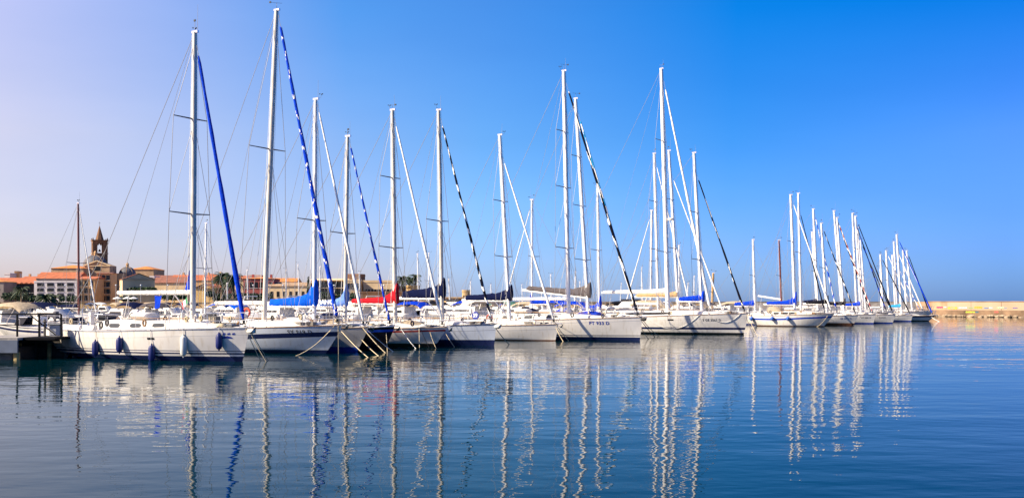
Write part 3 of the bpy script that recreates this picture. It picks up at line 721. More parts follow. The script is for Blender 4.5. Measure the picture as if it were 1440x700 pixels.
# distant bare masts over the roofs and over the sea
for i, (px, yt, dd, where) in enumerate(((320, 398, 170, 'before the palms'), (349, 380, 150, 'before the dark red building'), (402, 379, 170, 'before the low cream house'), (421, 372, 180, 'left of the cypress'), (450, 375, 150, 'right of the bright blue cover'),
        (506, 384, 160, 'before the square brown tower'), (589, 357, 150, 'right of the round bastion'), (603, 356, 165, 'behind the white jib of the red-covered yacht'), (633, 392, 180, 'right of the long navy cover'), (662, 396, 190, 'by the small round tower'), (692, 400, 200, 'left of the plain white yacht mast'), (776, 386, 180, 'under the grey cover'), (762, 398, 210, 'right of the leftward jib'),
        (808, 382, 170, 'between the two tallest middle masts'), (817, 396, 190, 'left of the grey cover mast'), (735, 400, 230, 'right of the plain white yacht'), (902, 376, 200, 'left of the leftward jib beside the tall masts'), (966, 398, 190, 'left of the blue cover mast'), (976, 388, 180, 'close left of the blue cover'), (903.5, 392, 240, 'left of the radar mast, lower one'), (872, 398, 260, 'above the PT 933 D bow'))):
    back('distant yacht with thin bare mast ' + where, dd, (px, px + rnd.uniform(-2, 2), yt), mr=.075, L=8, detail=0, group='distant yachts with bare masts')

# small lettering, emblem and cover name
def cover_text(b, txt, fx, z, size):
    cu = bpy.data.curves.new('lettering', 'FONT'); cu.body = txt; cu.size = size; cu.offset = .012
    ob = bpy.data.objects.new('lettering', cu); COL.objects.link(ob); bpy.context.view_layer.update()
    me = bpy.data.meshes.new_from_object(ob.evaluated_get(bpy.context.evaluated_depsgraph_get())); bpy.data.objects.remove(ob)
    for v in me.vertices: v.co = Vector((-b['tm'] + fx + v.co.x, -.235, z + v.co.y))
    me.materials.clear(); me.materials.append(MATS['ink_white']); o = bpy.data.objects.new('lettering', me); COL.objects.link(o); o.parent = b['r']
cover_text(b4, 'FRANKI', -1.75, zat(427.5, b4['P'].y), .34)
em = MB(); h = b1['h']
xe = side_at_px(b1, 326, 1.0)
def dec(mb, pts, mn, off=.008):
    mb.add([h.side(x, z) + Vector((0, -off, 0)) for x, z in pts], [tuple(range(len(pts)))], mn)
dec(em, [(xe - .42, .93), (xe + .05, .93), (xe - .02, .99), (xe - .15, 1.03), (xe - .3, 1.0)], 'ink_blue')
for k in range(4): dec(em, [(xe - .5 + k * .17, 1.08), (xe - .40 + k * .17, 1.08), (xe - .37 + k * .17, 1.16), (xe - .47 + k * .17, 1.14)], 'ink_blue')
em.build('emblem', b1['r'], smooth=False)
pl = MB(); xp = side_at_px(b1, 212, .9); dec(pl, [(xp - .17, .86), (xp + .17, .86), (xp + .17, .94), (xp - .17, .94)], 'glass_dark'); pl.build('port_light', b1['r'], smooth=False)
h = b9['h']; pl = MB(); xp = side_at_px(b9, 943, 1.0); dec(pl, [(xp - .22, 1.0), (xp + .22, 1.0), (xp + .22, 1.1), (xp - .22, 1.1)], 'glass_dark'); pl.build('port_light', b9['r'], smooth=False)
# round blue sign with 39 hanging on the rail of the plumb-bowed yacht
def rail_sign(b, px, y):
    h = b['h']; x = side_at_px(b, px, 1.2); p = h.side(x, h.deckz(x)); q = world_pt(b, p); z = zat(y, q.y)
    e = root('round_sign', 'round blue sign reading 39 hung on the rail of the plumb-bowed yacht', 'sign', (q.x, q.y, z), b['head'])
    m = MB(); m.lathe([(.01, -.03), (.22, -.03), (.22, .0), (.01, .0)], (0, -.03, 0), 'ink_blue', n=20, axis='Y'); m.build('disc', e)
    cu = bpy.data.curves.new('lettering', 'FONT'); cu.body = '39'; cu.size = .30; cu.align_x = 'CENTER'; cu.align_y = 'CENTER'; cu.offset = .01
    ob = bpy.data.objects.new('lettering', cu); COL.objects.link(ob); bpy.context.view_layer.update()
    me = bpy.data.meshes.new_from_object(ob.evaluated_get(bpy.context.evaluated_depsgraph_get())); bpy.data.objects.remove(ob)
    for v in me.vertices: v.co = Vector((v.co.x, -.066, v.co.y))
    me.materials.clear(); me.materials.append(MATS['ink_white']); o = bpy.data.objects.new('lettering', me); COL.objects.link(o); o.parent = e
rail_sign(b6, 669, 443.5)

# fenders
for px, yt, yb, mn, w in ((137, 479, 500, 'fender_navy', 'leftmost navy'), (172, 474, 495, 'fender_navy', 'second navy'), (215, 485, 508, 'fender_navy', 'low navy middle'), (262, 472, 500, 'fender_white', 'single white'), (313, 469, 491, 'fender_navy', 'navy, nearest the bow,')):
    fender(b1, px, yt, yb, mn, w + ' fender hanging on the nearest navy-striped yacht', r=.135)
for px, w in ((1058, 'sternmost'), (1087, 'middle'), (1109, 'forward')):
    fender(b10, px, 445, 450.5, 'fender_blue', w + ' round blue fender on the blue-striped double-ender', r=.19)
# mooring lines
def line_px(b, px0, y0, wpx, wy, label, mname='rope', r=.017, sag=.06):
    h = b['h']; x = side_at_px(b, px0, .95) if px0 else 0; q0 = world_pt(b, h.side(x, .95)); z = min(zat(y0, q0.y), h.deckz(x) + .05)
    p = world_pt(b, h.side(x, z) + Vector((0, -.03, 0))); q = ground(wpx, F * CAMH / (wy - HY)); q.z = -.12
    rope(p, q, label, mname, r, sag)
line_px(b1, 348, 462, 369, 507, 'left taut mooring line from the nearest navy-striped bow to the water')
line_px(b1, 350, 461, 377, 508, 'middle taut mooring line from the nearest navy-striped bow to the water')
line_px(b1, 351, 460, 380, 506, 'right taut mooring line from the nearest navy-striped bow to the water')
line_px(b2, 474, 457, 388, 501, 'long slack line from the SY 819 D bow curving back along its hull', r=.02, sag=.42)
line_px(b2, 481, 466, 523, 503, 'tan mooring line from the SY 819 D bow crossing the cream bow', r=.02)
line_px(b2, 478, 458, 476, 497, 'weedy line hanging straight down at the SY 819 D bow', r=.016, sag=0)
line_px(b3, 507, 478, 540, 502, 'lower tan mooring line from the blue-covered cream bow across the black hull', r=.02)
line_px(b3, 512, 461, 546, 496, 'upper tan mooring line from the blue-covered cream bow across the black hull', r=.022)
line_px(b3, 516, 462, 558, 494, 'grey mooring line from the blue-covered cream bow across the black hull', mname='rope_white', r=.014)
line_px(b4, 543, 468, 545, 495, 'short line hanging straight down on the black hull', r=.014, sag=0)
line_px(b5, 565, 463, 588, 490, 'white mooring line before the red-striped hull', mname='rope_white', r=.02)
line_px(b5, 590, 460, 590, 491, 'tan line hanging straight down on the red-striped hull', r=.014, sag=0)
line_px(b5, 592, 461, 605, 488, 'dark mooring line on the red-striped hull', mname='rope_dark', r=.014)
line_px(b5, 604, 467, 615, 490, 'thin tan mooring line near the red-striped bow', r=.012)
line_px(b6, 626, 468, 642, 487.5, 'thin mooring line against the plumb-bowed hull', r=.014)
line_px(b6, 696, 459, 719, 484, 'tan mooring line right of the plumb bow', r=.024)
line_px(b7, 782, 461, 794, 480, 'left mooring line at the plain white bow', r=.02)
line_px(b7, 783, 457, 802, 478.5, 'right mooring line at the plain white bow', r=.02)
line_px(b8, 902, 461, 914, 476, 'left mooring line at the PT 933 D bow', r=.022)
line_px(b8, 903, 452, 923, 472.5, 'dark mooring line at the PT 933 D bow', mname='rope_dark', r=.024)
line_px(b8, 903.5, 449, 928, 472, 'right mooring line at the PT 933 D bow', r=.02)
line_px(b9, 1050, 446, 1061, 473, 'dark mooring line at the twin-banded bow', mname='rope_dark', r=.022)
line_px(b9, 1051, 442, 1067, 473, 'pale mooring line at the twin-banded bow', r=.018)
line_px(b10, 1164, 444, 1143, 459, 'slack line looping from the double-ender bow', r=.018, sag=.25)
line_px(b15, 1310, 446, 1325, 452, 'pale mooring line at the last bow before the breakwater', mname='rope_white', r=.03)
# loose things on decks
def hang_rope(b, x0, x1, drop, label):
    h = b['h']; pts = []
    for i in range(13):
        t = i / 12; x = x0 + (x1 - x0) * t; z = h.deckz(x) - drop * 4 * t * (1 - t); p = h.side(x, z) + Vector((0, -.025, 0)); pts.append(world_pt(b, p))
    m = MB(); o0 = pts[0]; m.tube([p - o0 for p in pts], .016, 'rope_white', n=5); o = m.build('slack_rope'); o.location = o0; tag(o, label, 'rope', 'slack ropes draped over hulls')
hang_rope(b9, -7.2, -3.2, .95, 'long rope loop draped low over the twin-banded hull')
hang_rope(b9, -2.6, -.5, .6, 'short rope loop draped near the twin-banded bow')
def lifebuoy(b, x, y, dz, label, ax='Y'):
    h = b['h']; p = world_pt(b, Vector((x, y, h.deckz(x) + dz)))
    m = MB(); m.torus((0, 0, 0), .20, .055, 'buoy_orange', ax, 18, 8); o = m.build('lifebuoy'); o.location = p; o.rotation_euler = (0, 0, b['head']); tag(o, label, 'lifebuoy', 'orange lifebuoys on rails')
lifebuoy(b2, -b2['L'] * .6, 1.2, .8, 'orange lifebuoy on the far rail of the SY 819 D yacht')
lifebuoy(b7, -b7['L'] * .5, 1.2, .5, 'orange lifebuoy amidships on the plain white yacht')
def crate(b, x, y, size, mn, label):
    h = b['h']; p = world_pt(b, Vector((x, y, h.deckz(x) + .06)))
    m = MB(); m.box((0, 0, size / 2), (size, size * .8, size), mn); m.box((0, 0, size + .015), (size * 1.04, size * .84, .03), mn)
    for k in (-1, 1): m.box((k * size * .3, -size * .41, size / 2), (.04, .02, size * .98), 'cv_beige')
    m.torus((0, -size * .42, size / 2), size * .2, .02, 'cv_beige', 'Y', 12, 4)
    o = m.build('deck_box', smooth=False); o.location = p; o.rotation_euler = (0, 0, b['head']); tag(o, label, 'box')
crate(b1, -2.3, .35, .42, 'weathered', 'dark olive box standing on the foredeck of the nearest navy-striped yacht')
def coil(b, x, y, z, mn, label):
    h = b['h']; p = world_pt(b, Vector((x, y, h.deckz(x) + z)))
    m = MB()
    for k in range(4): m.torus((.01 * k, 0, .03 * k), .2 - .02 * k, .025, mn, 'Z', 14, 5)
    o = m.build('rope_coil'); o.location = p; tag(o, label, 'rope coil', 'coiled ropes on decks')
for k, (b, sh) in enumerate(((b1, 'nearest navy-striped yacht'), (b2, 'SY 819 D yacht'), (b3, 'blue-covered cream yacht'), (b4, 'black yacht'), (b5, 'red-covered yacht'), (b6, 'plumb-bowed yacht'), (b7, 'plain white yacht'), (b8, 'PT 933 D yacht'), (b9, 'twin-banded yacht'))):
    coil(b, -1.4, -.15, .10, ('rope', 'rope_white', 'rope_dark')[k % 3], ('tan', 'white', 'dark')[k % 3] + ' rope coil on the foredeck of the ' + sh)
# bundled sail bags on foredecks
def sail_bag(b, x, mn, label, s=1.):
    h = b['h']; p = world_pt(b, Vector((x, 0, h.deckz(x) + .08))); m = MB(); rings = []
    for i in range(10):
        t = i / 9; rr = .22 * s * math.sin(math.pi * (.08 + .84 * t)) ** .5
        rings.append([((t - .5) * 1.5 * s, rr * math.cos(a) * (1.2 + .2 * noise.noise(Vector((i, a, x)))), rr * .8 + rr * .8 * math.sin(a) * (1 + .25 * noise.noise(Vector((i * .7, a, 3))))) for a in [2 * math.pi * k / 10 for k in range(10)]])
    m.loft(rings, mn); o = m.build('sail_bag'); o.location = p; o.rotation_euler = (0, 0, b['head'] + .3); tag(o, label, 'sail bag', 'sail bags lying on foredecks')
sail_bag(b1, -3.0, 'cv_white', 'white bundled sail lying before the mast of the nearest navy-striped yacht')
sail_bag(b2, -2.9, 'cv_white', 'white bundled sail on the foredeck of the SY 819 D yacht', 1.1)
sail_bag(b3, -2.2, 'cv_beige', 'beige bundled sail on the foredeck of the blue-covered yacht')
sail_bag(b5, -2.4, 'cv_beige', 'beige bundled sail on the foredeck of the red-covered yacht')
sail_bag(b7, -2.4, 'cv_white', 'white bundled sail on the foredeck of the plain white yacht')
sail_bag(b8, -3.6, 'cv_royal', 'blue bundled sail on the foredeck of the PT 933 D yacht', 1.2)
def fender_at_bow(b, label, mn='fender_white'):
    h = b['h']; p = world_pt(b, Vector((.08, 0, h.sheer(1) - .12))); m = MB(); m.lathe([(.02, -.2), (.08, -.16), (.11, -.08), (.11, .08), (.08, .16), (.02, .2)], (0, 0, 0), mn, n=12, axis='X')
    o = m.build('bow_fender'); o.location = p; o.rotation_euler = (0, 0, b['head']); tag(o, label, 'fender', 'fenders tied at bows')
fender_at_bow(b1, 'white bow fender tied at the nearest navy-striped bow')
fender_at_bow(b6, 'beige bow fender tied at the plumb bow')
fender_at_bow(b8, 'striped dark bow fender tied at the PT 933 D bow', 'rubber')
# blue cloth on the near yacht: hanging panel under the boom, furled blue head at the mast, courtesy flag
z = zat(412, b1['P'].y)
m = MB(); x = -b1['along'](b1['O'], 223); m.loft([[(x - .25, .02 * math.sin(k), z - .1 - .5 * k / 3 * 1.1), (x, .05 * math.cos(k), z - .1 - .5 * k / 3 * 1.1), (x + .22 - .04 * k, -.03, z - .1 - .5 * k / 3)] for k in range(4)], 'cv_royal', closed=False, cap=False); m.build('dodger_cloth', b1['r'])
m = MB(); x = -b1['tm'] - .14; m.loft([[(x - w, .03, zz), (x - w * .5, -.05, zz), (x, .0, zz)] for w, zz in ((.42, z - .02), (.28, z + .35), (.14, z + .7), (.03, z + .95))], 'cv_royal', closed=False, cap=False); m.build('sail_head_cover', b1['r'])
m = MB(); xx = -b1['tm'] - .35
for k, mn in enumerate(('flag_green', 'flag_white', 'flag_red')):
    m.loft([[(xx - .02 - .10 * (k + e), .03 * math.sin((k + e) * 2), z - .15 - .10 * (k + e)), (xx + .06 - .10 * (k + e), .03 * math.sin((k + e) * 2 + 1), z - .40 - .10 * (k + e))] for e in (0, .5, 1)], mn, closed=False, cap=False)
o = m.build('tricolour_flag'); o.location = (b1['O'].x, b1['O'].y, 0); o.rotation_euler = (0, 0, HEAD); tag(o, 'small green, white and red flag drooping beside the nearest mast', 'flag')

# ------------------------------------------------------------------ motor boats
def motorboat(label, px, d, L, head, style, canopy='cv_navy', hullm='gel_white', boot='boot_blue', stripe=None, gname='motor boats moored behind the yachts'):
    """px = pixel column of the boat's middle, d distance"""
    P = ground(px, d); hd = Vector((math.cos(head), math.sin(head), 0)); O = P + hd * L / 2
    r = root('motor_boat', label, 'motor boat', (O.x, O.y, 0), head, gname)
    B = .9 + .24 * L; fb = .5 + .085 * L; h = Hull(L, B, fb, ov=.22 * L ** .8, sov=.05, fs=.70, tr=.9, flare=.55, sharp=2.6)
    bands = [('a', 0, boot), ('a', .09, hullm)] + ([('s', .26, stripe), ('s', .12, hullm)] if stripe else [])
    hull_mesh(h, bands, None, r, n=14, toe='rubber' if style == 'open' else 'steel')
    zf = h.deckz(-L * .5); w = h.half(.45) * .74
    def body(x0, x1, z0, z1, w0, w1, sl0, sl1, name, mn, par=r):
        m = MB(); rings = []
        for t in (0, .12, .88, 1):
            zz = z0 + (z1 - z0) * t; e = .94 if t in (1,) else 1
            ww = (w0 + (w1 - w0) * t) * e; a = x0 + sl0 * t; b = x1 - sl1 * t
            rings.append([(a, -ww, zz), (a, ww, zz), (b - .25, ww, zz), (b, ww * .6, zz), (b, -ww * .6, zz), (b - .25, -ww, zz)])
        m.loft(rings, mn); return m.build(name, par, auto=30)
    def band(x0, x1, z0, z1, w0, sl0, sl1, name, par, mn='glass_dark'):
        m = MB(); rings = []
        for t in (0, 1):
            zz = z0 + (z1 - z0) * t; a = x0 + sl0 * t; b = x1 - sl1 * t; ww = w0 * (1 - .06 * t) + .012
            rings.append([(a, -ww, zz), (b - .24, -ww, zz), (b + .012, -ww * .6, zz), (b + .012, ww * .6, zz), (b - .24, ww, zz), (a, ww, zz)])
        m.loft(rings, mn, closed=False, cap=False); return m.build(name, par, smooth=False)
    if style in ('cabin', 'fly'):
        c = body(-L * .62, -L * .18, zf, zf + .75 + .04 * L, w, w * .82, .1, L * .13, 'cabin', 'deck_white')
        band(-L * .58, -L * .245, zf + .30, zf + .74, w * .93, .05, L * .06, 'window', c)
        if style == 'fly':
            body(-L * .66, -L * .36, zf + .78 + .04 * L, zf + 1.2 + .04 * L, w * .8, w * .78, .1, .4, 'flybridge', 'gel_white')
            band(-L * .60, -L * .40, zf + 1.2 + .04 * L, zf + 1.42 + .04 * L, w * .74, .1, -.1, 'windscreen', r)
            a = MB(); za = zf + .8
            a.tube([(-L * .68, -w * .9, za), (-L * .72, -w * .8, za + 1.2), (-L * .72, w * .8, za + 1.2), (-L * .68, w * .9, za)], .05, 'gel_white', n=6); a.build('radar_arch', r)
    else:
        m = MB(); rings = []
        for t in (0, 1):
            zz = zf + .12 + .5 * t; x = -L * .36 - .45 * t
            rings.append([(x - .9, -w * .9, zz), (x - .1, -w * .8, zz), (x + .15, 0, zz), (x - .1, w * .8, zz), (x - .9, w * .9, zz)])
        m.loft(rings, 'glass_dark', closed=False, cap=False); ws = m.build('windscreen', r)
        f = MB(); f.tube(rings[1], .022, 'steel', n=5); f.build('frame', ws)
        k = MB(); k.box((-L * .55, 0, zf + .3), (.5, w * .8, .7), 'gel_white', taper=.85); k.build('console', r)
    if canopy:
        m = MB(); x = -L * (.72 if style == 'fly' else .66); z = zf + (1.25 if style != 'fly' else 1.35)
        ln = L * .20
        m.loft([[(x + dx * ln, w * 1.0 * math.cos(a), z + dz_ + .28 * math.sin(a)) for a in [math.pi * k / 8 for k in range(9)]] for dx, dz_ in ((1.0, -.25), (.6, .0), (0, .06), (-.6, .0), (-1., -.35))], canopy, closed=False, cap=False); m.build('canopy', r)
        fr = MB()
        for dx in (.7, -.7):
            for sgn in (-1, 1): fr.tube([(x + dx * ln, sgn * w, z - .05), (x, sgn * w, zf)], .014, 'steel', n=4)
        fr.build('canopy_frame', r)
    rl = MB(); H = .5; us = (.5, .65, .8, .93)
    for sgn in (-1, 1):
        p = [h.pt(u, h.sheer(u), sgn) for u in us]; rl.tube([(q.x, q.y * .9, q.z + H) for q in p] + [(-.05, 0, h.sheer(1) + H)], .014, 'steel', n=4)
        for q in p: rl.tube([(q.x, q.y * .9, q.z), (q.x, q.y * .9, q.z + H)], .01, 'steel', n=4)
    rl.build('bow_rail', r)
    if style == 'open' or L < 6.5:
        m = MB(); m.box((-L - .22, 0, .55), (.34, .34, .62), 'engine', taper=.8); m.box((-L - .2, 0, .05), (.14, .12, .8), 'engine'); m.build('outboard_motor', r)
    return r

def mb_label(desc, where): return f'{desc} {where}'
MBTAB = [
 # px, d, L, heading, style, canopy, stripe, description
 (6, 68, 7.0, 160, 'cabin', 'cv_beige', None, 'white cabin cruiser with beige awning behind the black railing'),
 (50, 66, 7.5, 160, 'open', None, 'navy', 'open white boat behind the railing steps'),
 (72, 84, 8.5, -25, 'fly', 'cv_navy', None, 'white flybridge cruiser with navy awning left of the brown mast'),
 (150, 86, 8.0, -28, 'open', None, 'navy', 'white launch with navy stripe right of the brown mast'),
 (103, 74, 6.5, -30, 'open', None, 'navy', 'low white launch with dark sheer stripe behind the nearest stern'),
 (176, 96, 8.0, 150, 'fly', 'cv_navy', None, 'white flybridge boat with sloped windscreen behind the nearest cockpit'),
 (206, 90, 7.5, 150, 'cabin', 'cv_grey', None, 'white cabin boat with grey awning above the nearest cockpit'),
 (232, 100, 8.5, -20, 'fly', 'cv_beige', None, 'white flybridge boat with beige awning under the nearest boom'),
 (252, 118, 8.0, 160, 'cabin', 'cv_navy', None, 'white cabin boat with navy awning left of the nearest mast foot'),
 (285, 100, 7.5, 150, 'cabin', None, None, 'white cabin boat right of the nearest mast foot'),
 (308, 88, 8.0, 150, 'open', 'cv_blue', None, 'white open boat with bright blue awning left of the plain blue jib'),
 (331, 100, 8.5, 150, 'fly', 'cv_grey', None, 'white flybridge boat directly behind the plain blue jib'),
 (358, 118, 8.5, -20, 'fly', 'cv_navy', None, 'white flybridge boat left of the tallest left mast'),
 (392, 96, 8.5, 150, 'fly', 'cv_black', None, 'white flybridge boat with black awning under the bright blue cover'),
 (418, 112, 8.0, 150, 'cabin', 'cv_navy', None, 'white cabin boat with navy awning under the bright blue cover'),
 (436, 90, 7.5, 150, 'open', 'cv_grey', None, 'white open boat with grey awning left of the pale blue cover'),
 (462, 105, 8.5, 150, 'cabin', 'cv_grey', None, 'white cabin boat with grey awning under the pale blue cover'),
 (503, 98, 8.5, 150, 'fly', 'cv_beige', None, 'white flybridge boat with beige awning under the red cover'),
 (530, 110, 8.5, 150, 'fly', 'cv_black', None, 'white flybridge boat with black awning under the red cover'),
 (566, 100, 8.0, 150, 'cabin', 'cv_royal', None, 'white cabin boat with royal blue awning right of the red cover'),
 (592, 108, 8.5, 150, 'open', 'cv_black', None, 'white open boat with black awning under the long navy cover'),
 (616, 120, 8.0, 150, 'cabin', None, None, 'bare white cabin boat by the mast with the long navy cover'),
 (640, 112, 8.0, 150, 'fly', 'cv_royal', None, 'white flybridge boat with royal blue awning right of the long navy cover'),
 (665, 104, 8.5, 150, 'fly', 'cv_grey', None, 'white flybridge boat behind the round blue sign'),
 (694, 112, 8.0, 150, 'cabin', 'cv_green', None, 'white cabin boat with green awning left of the plain white mast'),
 (728, 108, 8.0, 150, 'cabin', 'cv_beige', None, 'white cabin boat with beige awning right of the plain white mast'),
 (760, 115, 8.5, 150, 'fly', 'cv_royal', None, 'white flybridge boat with royal blue awning behind the plain white bow'),
 (790, 105, 8.0, 150, 'open', 'cv_royal', None, 'white open boat with royal blue awning under the grey cover'),
 (862, 112, 9.0, 150, 'cabin', 'cv_black', None, 'white cabin boat with black awning behind the PT 933 D lettering'),
 (888, 104, 8.5, 150, 'fly', 'cv_beige', None, 'white flybridge boat with beige awning behind the PT 933 D bow'),
 (968, 118, 8.5, 150, 'cabin', 'cv_grey', None, 'white cabin boat with grey awning under the blue mast cover'),
 (1020, 130, 8.5, 150, 'cabin', 'cv_beige', None, 'white cabin boat with beige awning behind the twin-banded bow'),
 (1085, 125, 8.0, 150, 'open', 'cv_grey', None, 'white open boat with grey awning behind the double-ender'),
 (1140, 130, 8.0, 150, 'cabin', 'cv_navy', None, 'white cabin boat behind the double-ender bow'),
]
for px, d, L, hdg, st, cv, sp, ds in MBTAB:
    if px < 300 and d > 70: L *= .82; st = 'cabin' if st == 'fly' else st
    motorboat(ds, px, d, L, R(hdg + rnd.uniform(-6, 6)), st, cv, 'gel_white', rnd.choice(['boot_blue', 'boot_black', 'boot_brown', 'navy']), sp)
MB2 = [(-10, 175, 'left of everything under the town'), (22, 165, 'below the stone arcade house'), (44, 180, 'below the left edge of the hotel'), (66, 168, 'below the hotel left windows'), (90, 178, 'below the hotel right windows'), (122, 170, 'below the church tower'), (146, 182, 'below the ochre house'), (168, 172, 'below the church front'), (190, 184, 'below the grey gabled house'), (214, 170, 'below the clipped hedge'),
       (240, 180, 'left of the nearest mast'), (262, 172, 'right at the nearest mast'), (298, 176, 'below the left palm'), (322, 180, 'below the right palm'), (345, 170, 'below the dark red house'), (378, 184, 'behind the bright blue cover end'), (406, 172, 'below the cream bastion house'), (432, 182, 'below the cypress'), (455, 170, 'below the fort wall, left part'), (478, 184, 'below the fort wall, right part'), (500, 174, 'below the brown square tower'), (524, 186, 'below the long cream barracks, left'), (546, 172, 'below the long cream barracks, right'), (578, 180, 'below the round bastion'), (606, 172, 'below the yellow arcade, left'), (630, 184, 'below the yellow arcade, right'), (656, 174, 'below the small round tower'), (680, 186, 'left of the plain white yacht mast, far'), (706, 176, 'at the plain white yacht mast, far'), (738, 190, 'before the far mole, leftmost'), (772, 184, 'before the far mole under the grey cover'), (815, 186, 'before the far mole between tall masts')]
cvs = [('cv_navy', 'navy'), ('cv_white', 'white'), ('cv_beige', 'beige'), ('cv_royal', 'blue'), (None, 'no')]
for k, (px, d, wh) in enumerate(MB2):
    cv = cvs[k % 5]; st = ('cabin', 'open', 'open')[k % 3]
    motorboat(f'small distant white motor boat with {cv[1]} awning {wh}', px, d, rnd.uniform(4.6, 5.8), R(rnd.choice([-20, 160, -35, 150]) + rnd.uniform(-8, 8)), st, cv[0], 'gel_white', 'boot_blue', None, 'distant motor boats before the sea wall')

# ------------------------------------------------------------------ pier on the left
rowd = Vector((math.cos(R(59)), math.sin(R(59)), 0)); rown = Vector((rowd.y, -rowd.x, 0))   # along the pier, outward to the basin
stern1 = b1['O'] - b1['hd'] * (b1['L'] + 1.0)
pier = root('pier', 'dark concrete pier on piles behind the sterns of the moored yachts', 'pier', (stern1.x, stern1.y, 0), R(59))
m = MB(); m.box((40, 1.3, .70), (104, 2.6, .30), 'concrete'); m.build('pier_deck', pier, smooth=False)   # local x along, local y away from the basin
for k in range(24):
    q = MB(); q.tube([(-11 + k * 2.2, .12, -.6), (-11 + k * 2.2, .12, .64)], .16, 'pile_ochre' if k in (3, 5) else 'concrete_dark', n=8); q.build('pile', pier)
m = MB(); m.box((5, 1.6, .1), (34, 1.8, 1.05), 'concrete_dark'); m.build('pier_under_shade', pier, smooth=False)  # dark block behind the piles, stands in for the shade under the deck
# near platform at the left edge
c = ground(-60, 45.5)
plat = root('landing_stage', 'raised concrete landing stage with blue grey fascia at the left edge', 'landing stage', (c.x, c.y, -.13), 0)
x1 = ground(43, 45).x - c.x
m = MB(); m.box((x1 / 2 - 3, 0, 1.0), (x1 + 6, 3.4, .10), 'concrete'); m.build('stage_deck', plat, smooth=False)
m = MB(); m.box((x1 / 2 - 3, -1.66, .69), (x1 + 6, .10, .52), 'fascia_blue'); m.build('fascia', plat, smooth=False)
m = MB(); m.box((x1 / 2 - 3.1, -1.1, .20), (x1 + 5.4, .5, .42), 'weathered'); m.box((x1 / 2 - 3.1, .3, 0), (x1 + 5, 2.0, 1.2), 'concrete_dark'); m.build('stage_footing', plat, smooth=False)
for k, xx in enumerate((x1 - .12, x1 - 2.2, x1 - 4.3)):
    q = MB(); q.tube([(xx, -1.5, -.6), (xx, -1.5, .44)], .13, 'pile_ochre' if k == 0 else 'concrete_dark', n=8); q.build('pile', plat)
# walkway from the stage to the right with dark piles, low white boat lying before it
c2 = ground(70, 47.5); w2 = 2.4
walk = root('gangway', 'low dark jetty on wooden piles between landing stage and nearest stern', 'jetty', (c2.x, c2.y, 0), 0)
m = MB(); m.box((.15, 0, .80), (2.9, 2.2, .10), 'weathered'); m.box((.15, -1.03, .68), (2.8, .08, .16), 'concrete_dark'); m.build('jetty_deck', walk, smooth=False)
for k, xx in enumerate((-.95, -.35, .35, 1.0, 1.45)):
    q = MB(); q.tube([(xx, -.9 + .2 * (k % 2), -.6), (xx + .03, -.9 + .2 * (k % 2), .75)], .09, ('pile_ochre', 'concrete_dark', 'pile_ochre', 'concrete_dark', 'weathered')[k], n=8); q.build('pile', walk)
m = MB(); m.box((.2, .25, .2), (2.6, 1.2, .9), 'concrete_dark'); m.build('jetty_gap_shade', walk, smooth=False)  # shaded gap below the jetty, put in as a dark block
# railing
c3 = ground(-30, 45.2)
rl = root('railing', 'black steel guard railing on the landing stage at the left edge', 'railing', (c3.x, c3.y, .92), 0, None)
xe_ = ground(86, 45.2).x - c3.x
xs_ = [0.0, .95, 1.9, 2.85]
n_ = int(xe_ / .93) + 1
for k in range(n_):
    xx = xe_ - k * .93
    q = MB(); q.box((xx, 0, .47), (.065, .06, .95), 'rail_black'); q.build('post', rl, smooth=False)
for zz, rr in ((.95, .03), (.5, .02)):
    q = MB(); q.tube([(-1, 0, zz), (xe_, 0, zz)], rr, 'rail_black', n=6); q.build('rail', rl)
q = MB(); q.tube([(xe_ - 1.3, 0, .9), (xe_ - .2, 0, .05)], .025, 'rail_black', n=6); q.build('brace', rl)
q = MB(); q.box((xe_ - 1.6, .1, -.06), (3.4, 2.0, .10), 'rail_black'); q.build('footplate', rl, smooth=False)
cb = ground(79, 45.6)
e = root('service_cabinet', 'pale grey service cabinet at the end of the black railing', 'cabinet', (cb.x, cb.y, .94), 0)
q = MB(); q.box((0, 0, .26), (.46, .3, .52), 'cabinet'); q.build('cabinet_body', e, smooth=False)
q = MB(); q.box((0, -.157, .27), (.40, .012, .44), 'cabinet'); q.build('door', e, smooth=False)
# coiled hoses, bicycle-like clutter on stage: oars and post
for k, (px, hgt, mn, lb) in enumerate(((56, .9, 'mast_white', 'slim white post standing on the stage behind the railing'), (63, .75, 'rope_dark', 'dark bollard post with wound rope behind the railing'))):
    g_ = ground(px, 46.0); q = MB(); q.tube([(0, 0, 0), (0, 0, hgt)], .05, mn, n=8); q.lathe([(.09, 0), (.10, .04), (.06, .08)], (0, 0, hgt * .8), mn, n=10); o = q.build('mooring_post'); o.location = (g_.x, g_.y, .90); tag(o, lb, 'post')
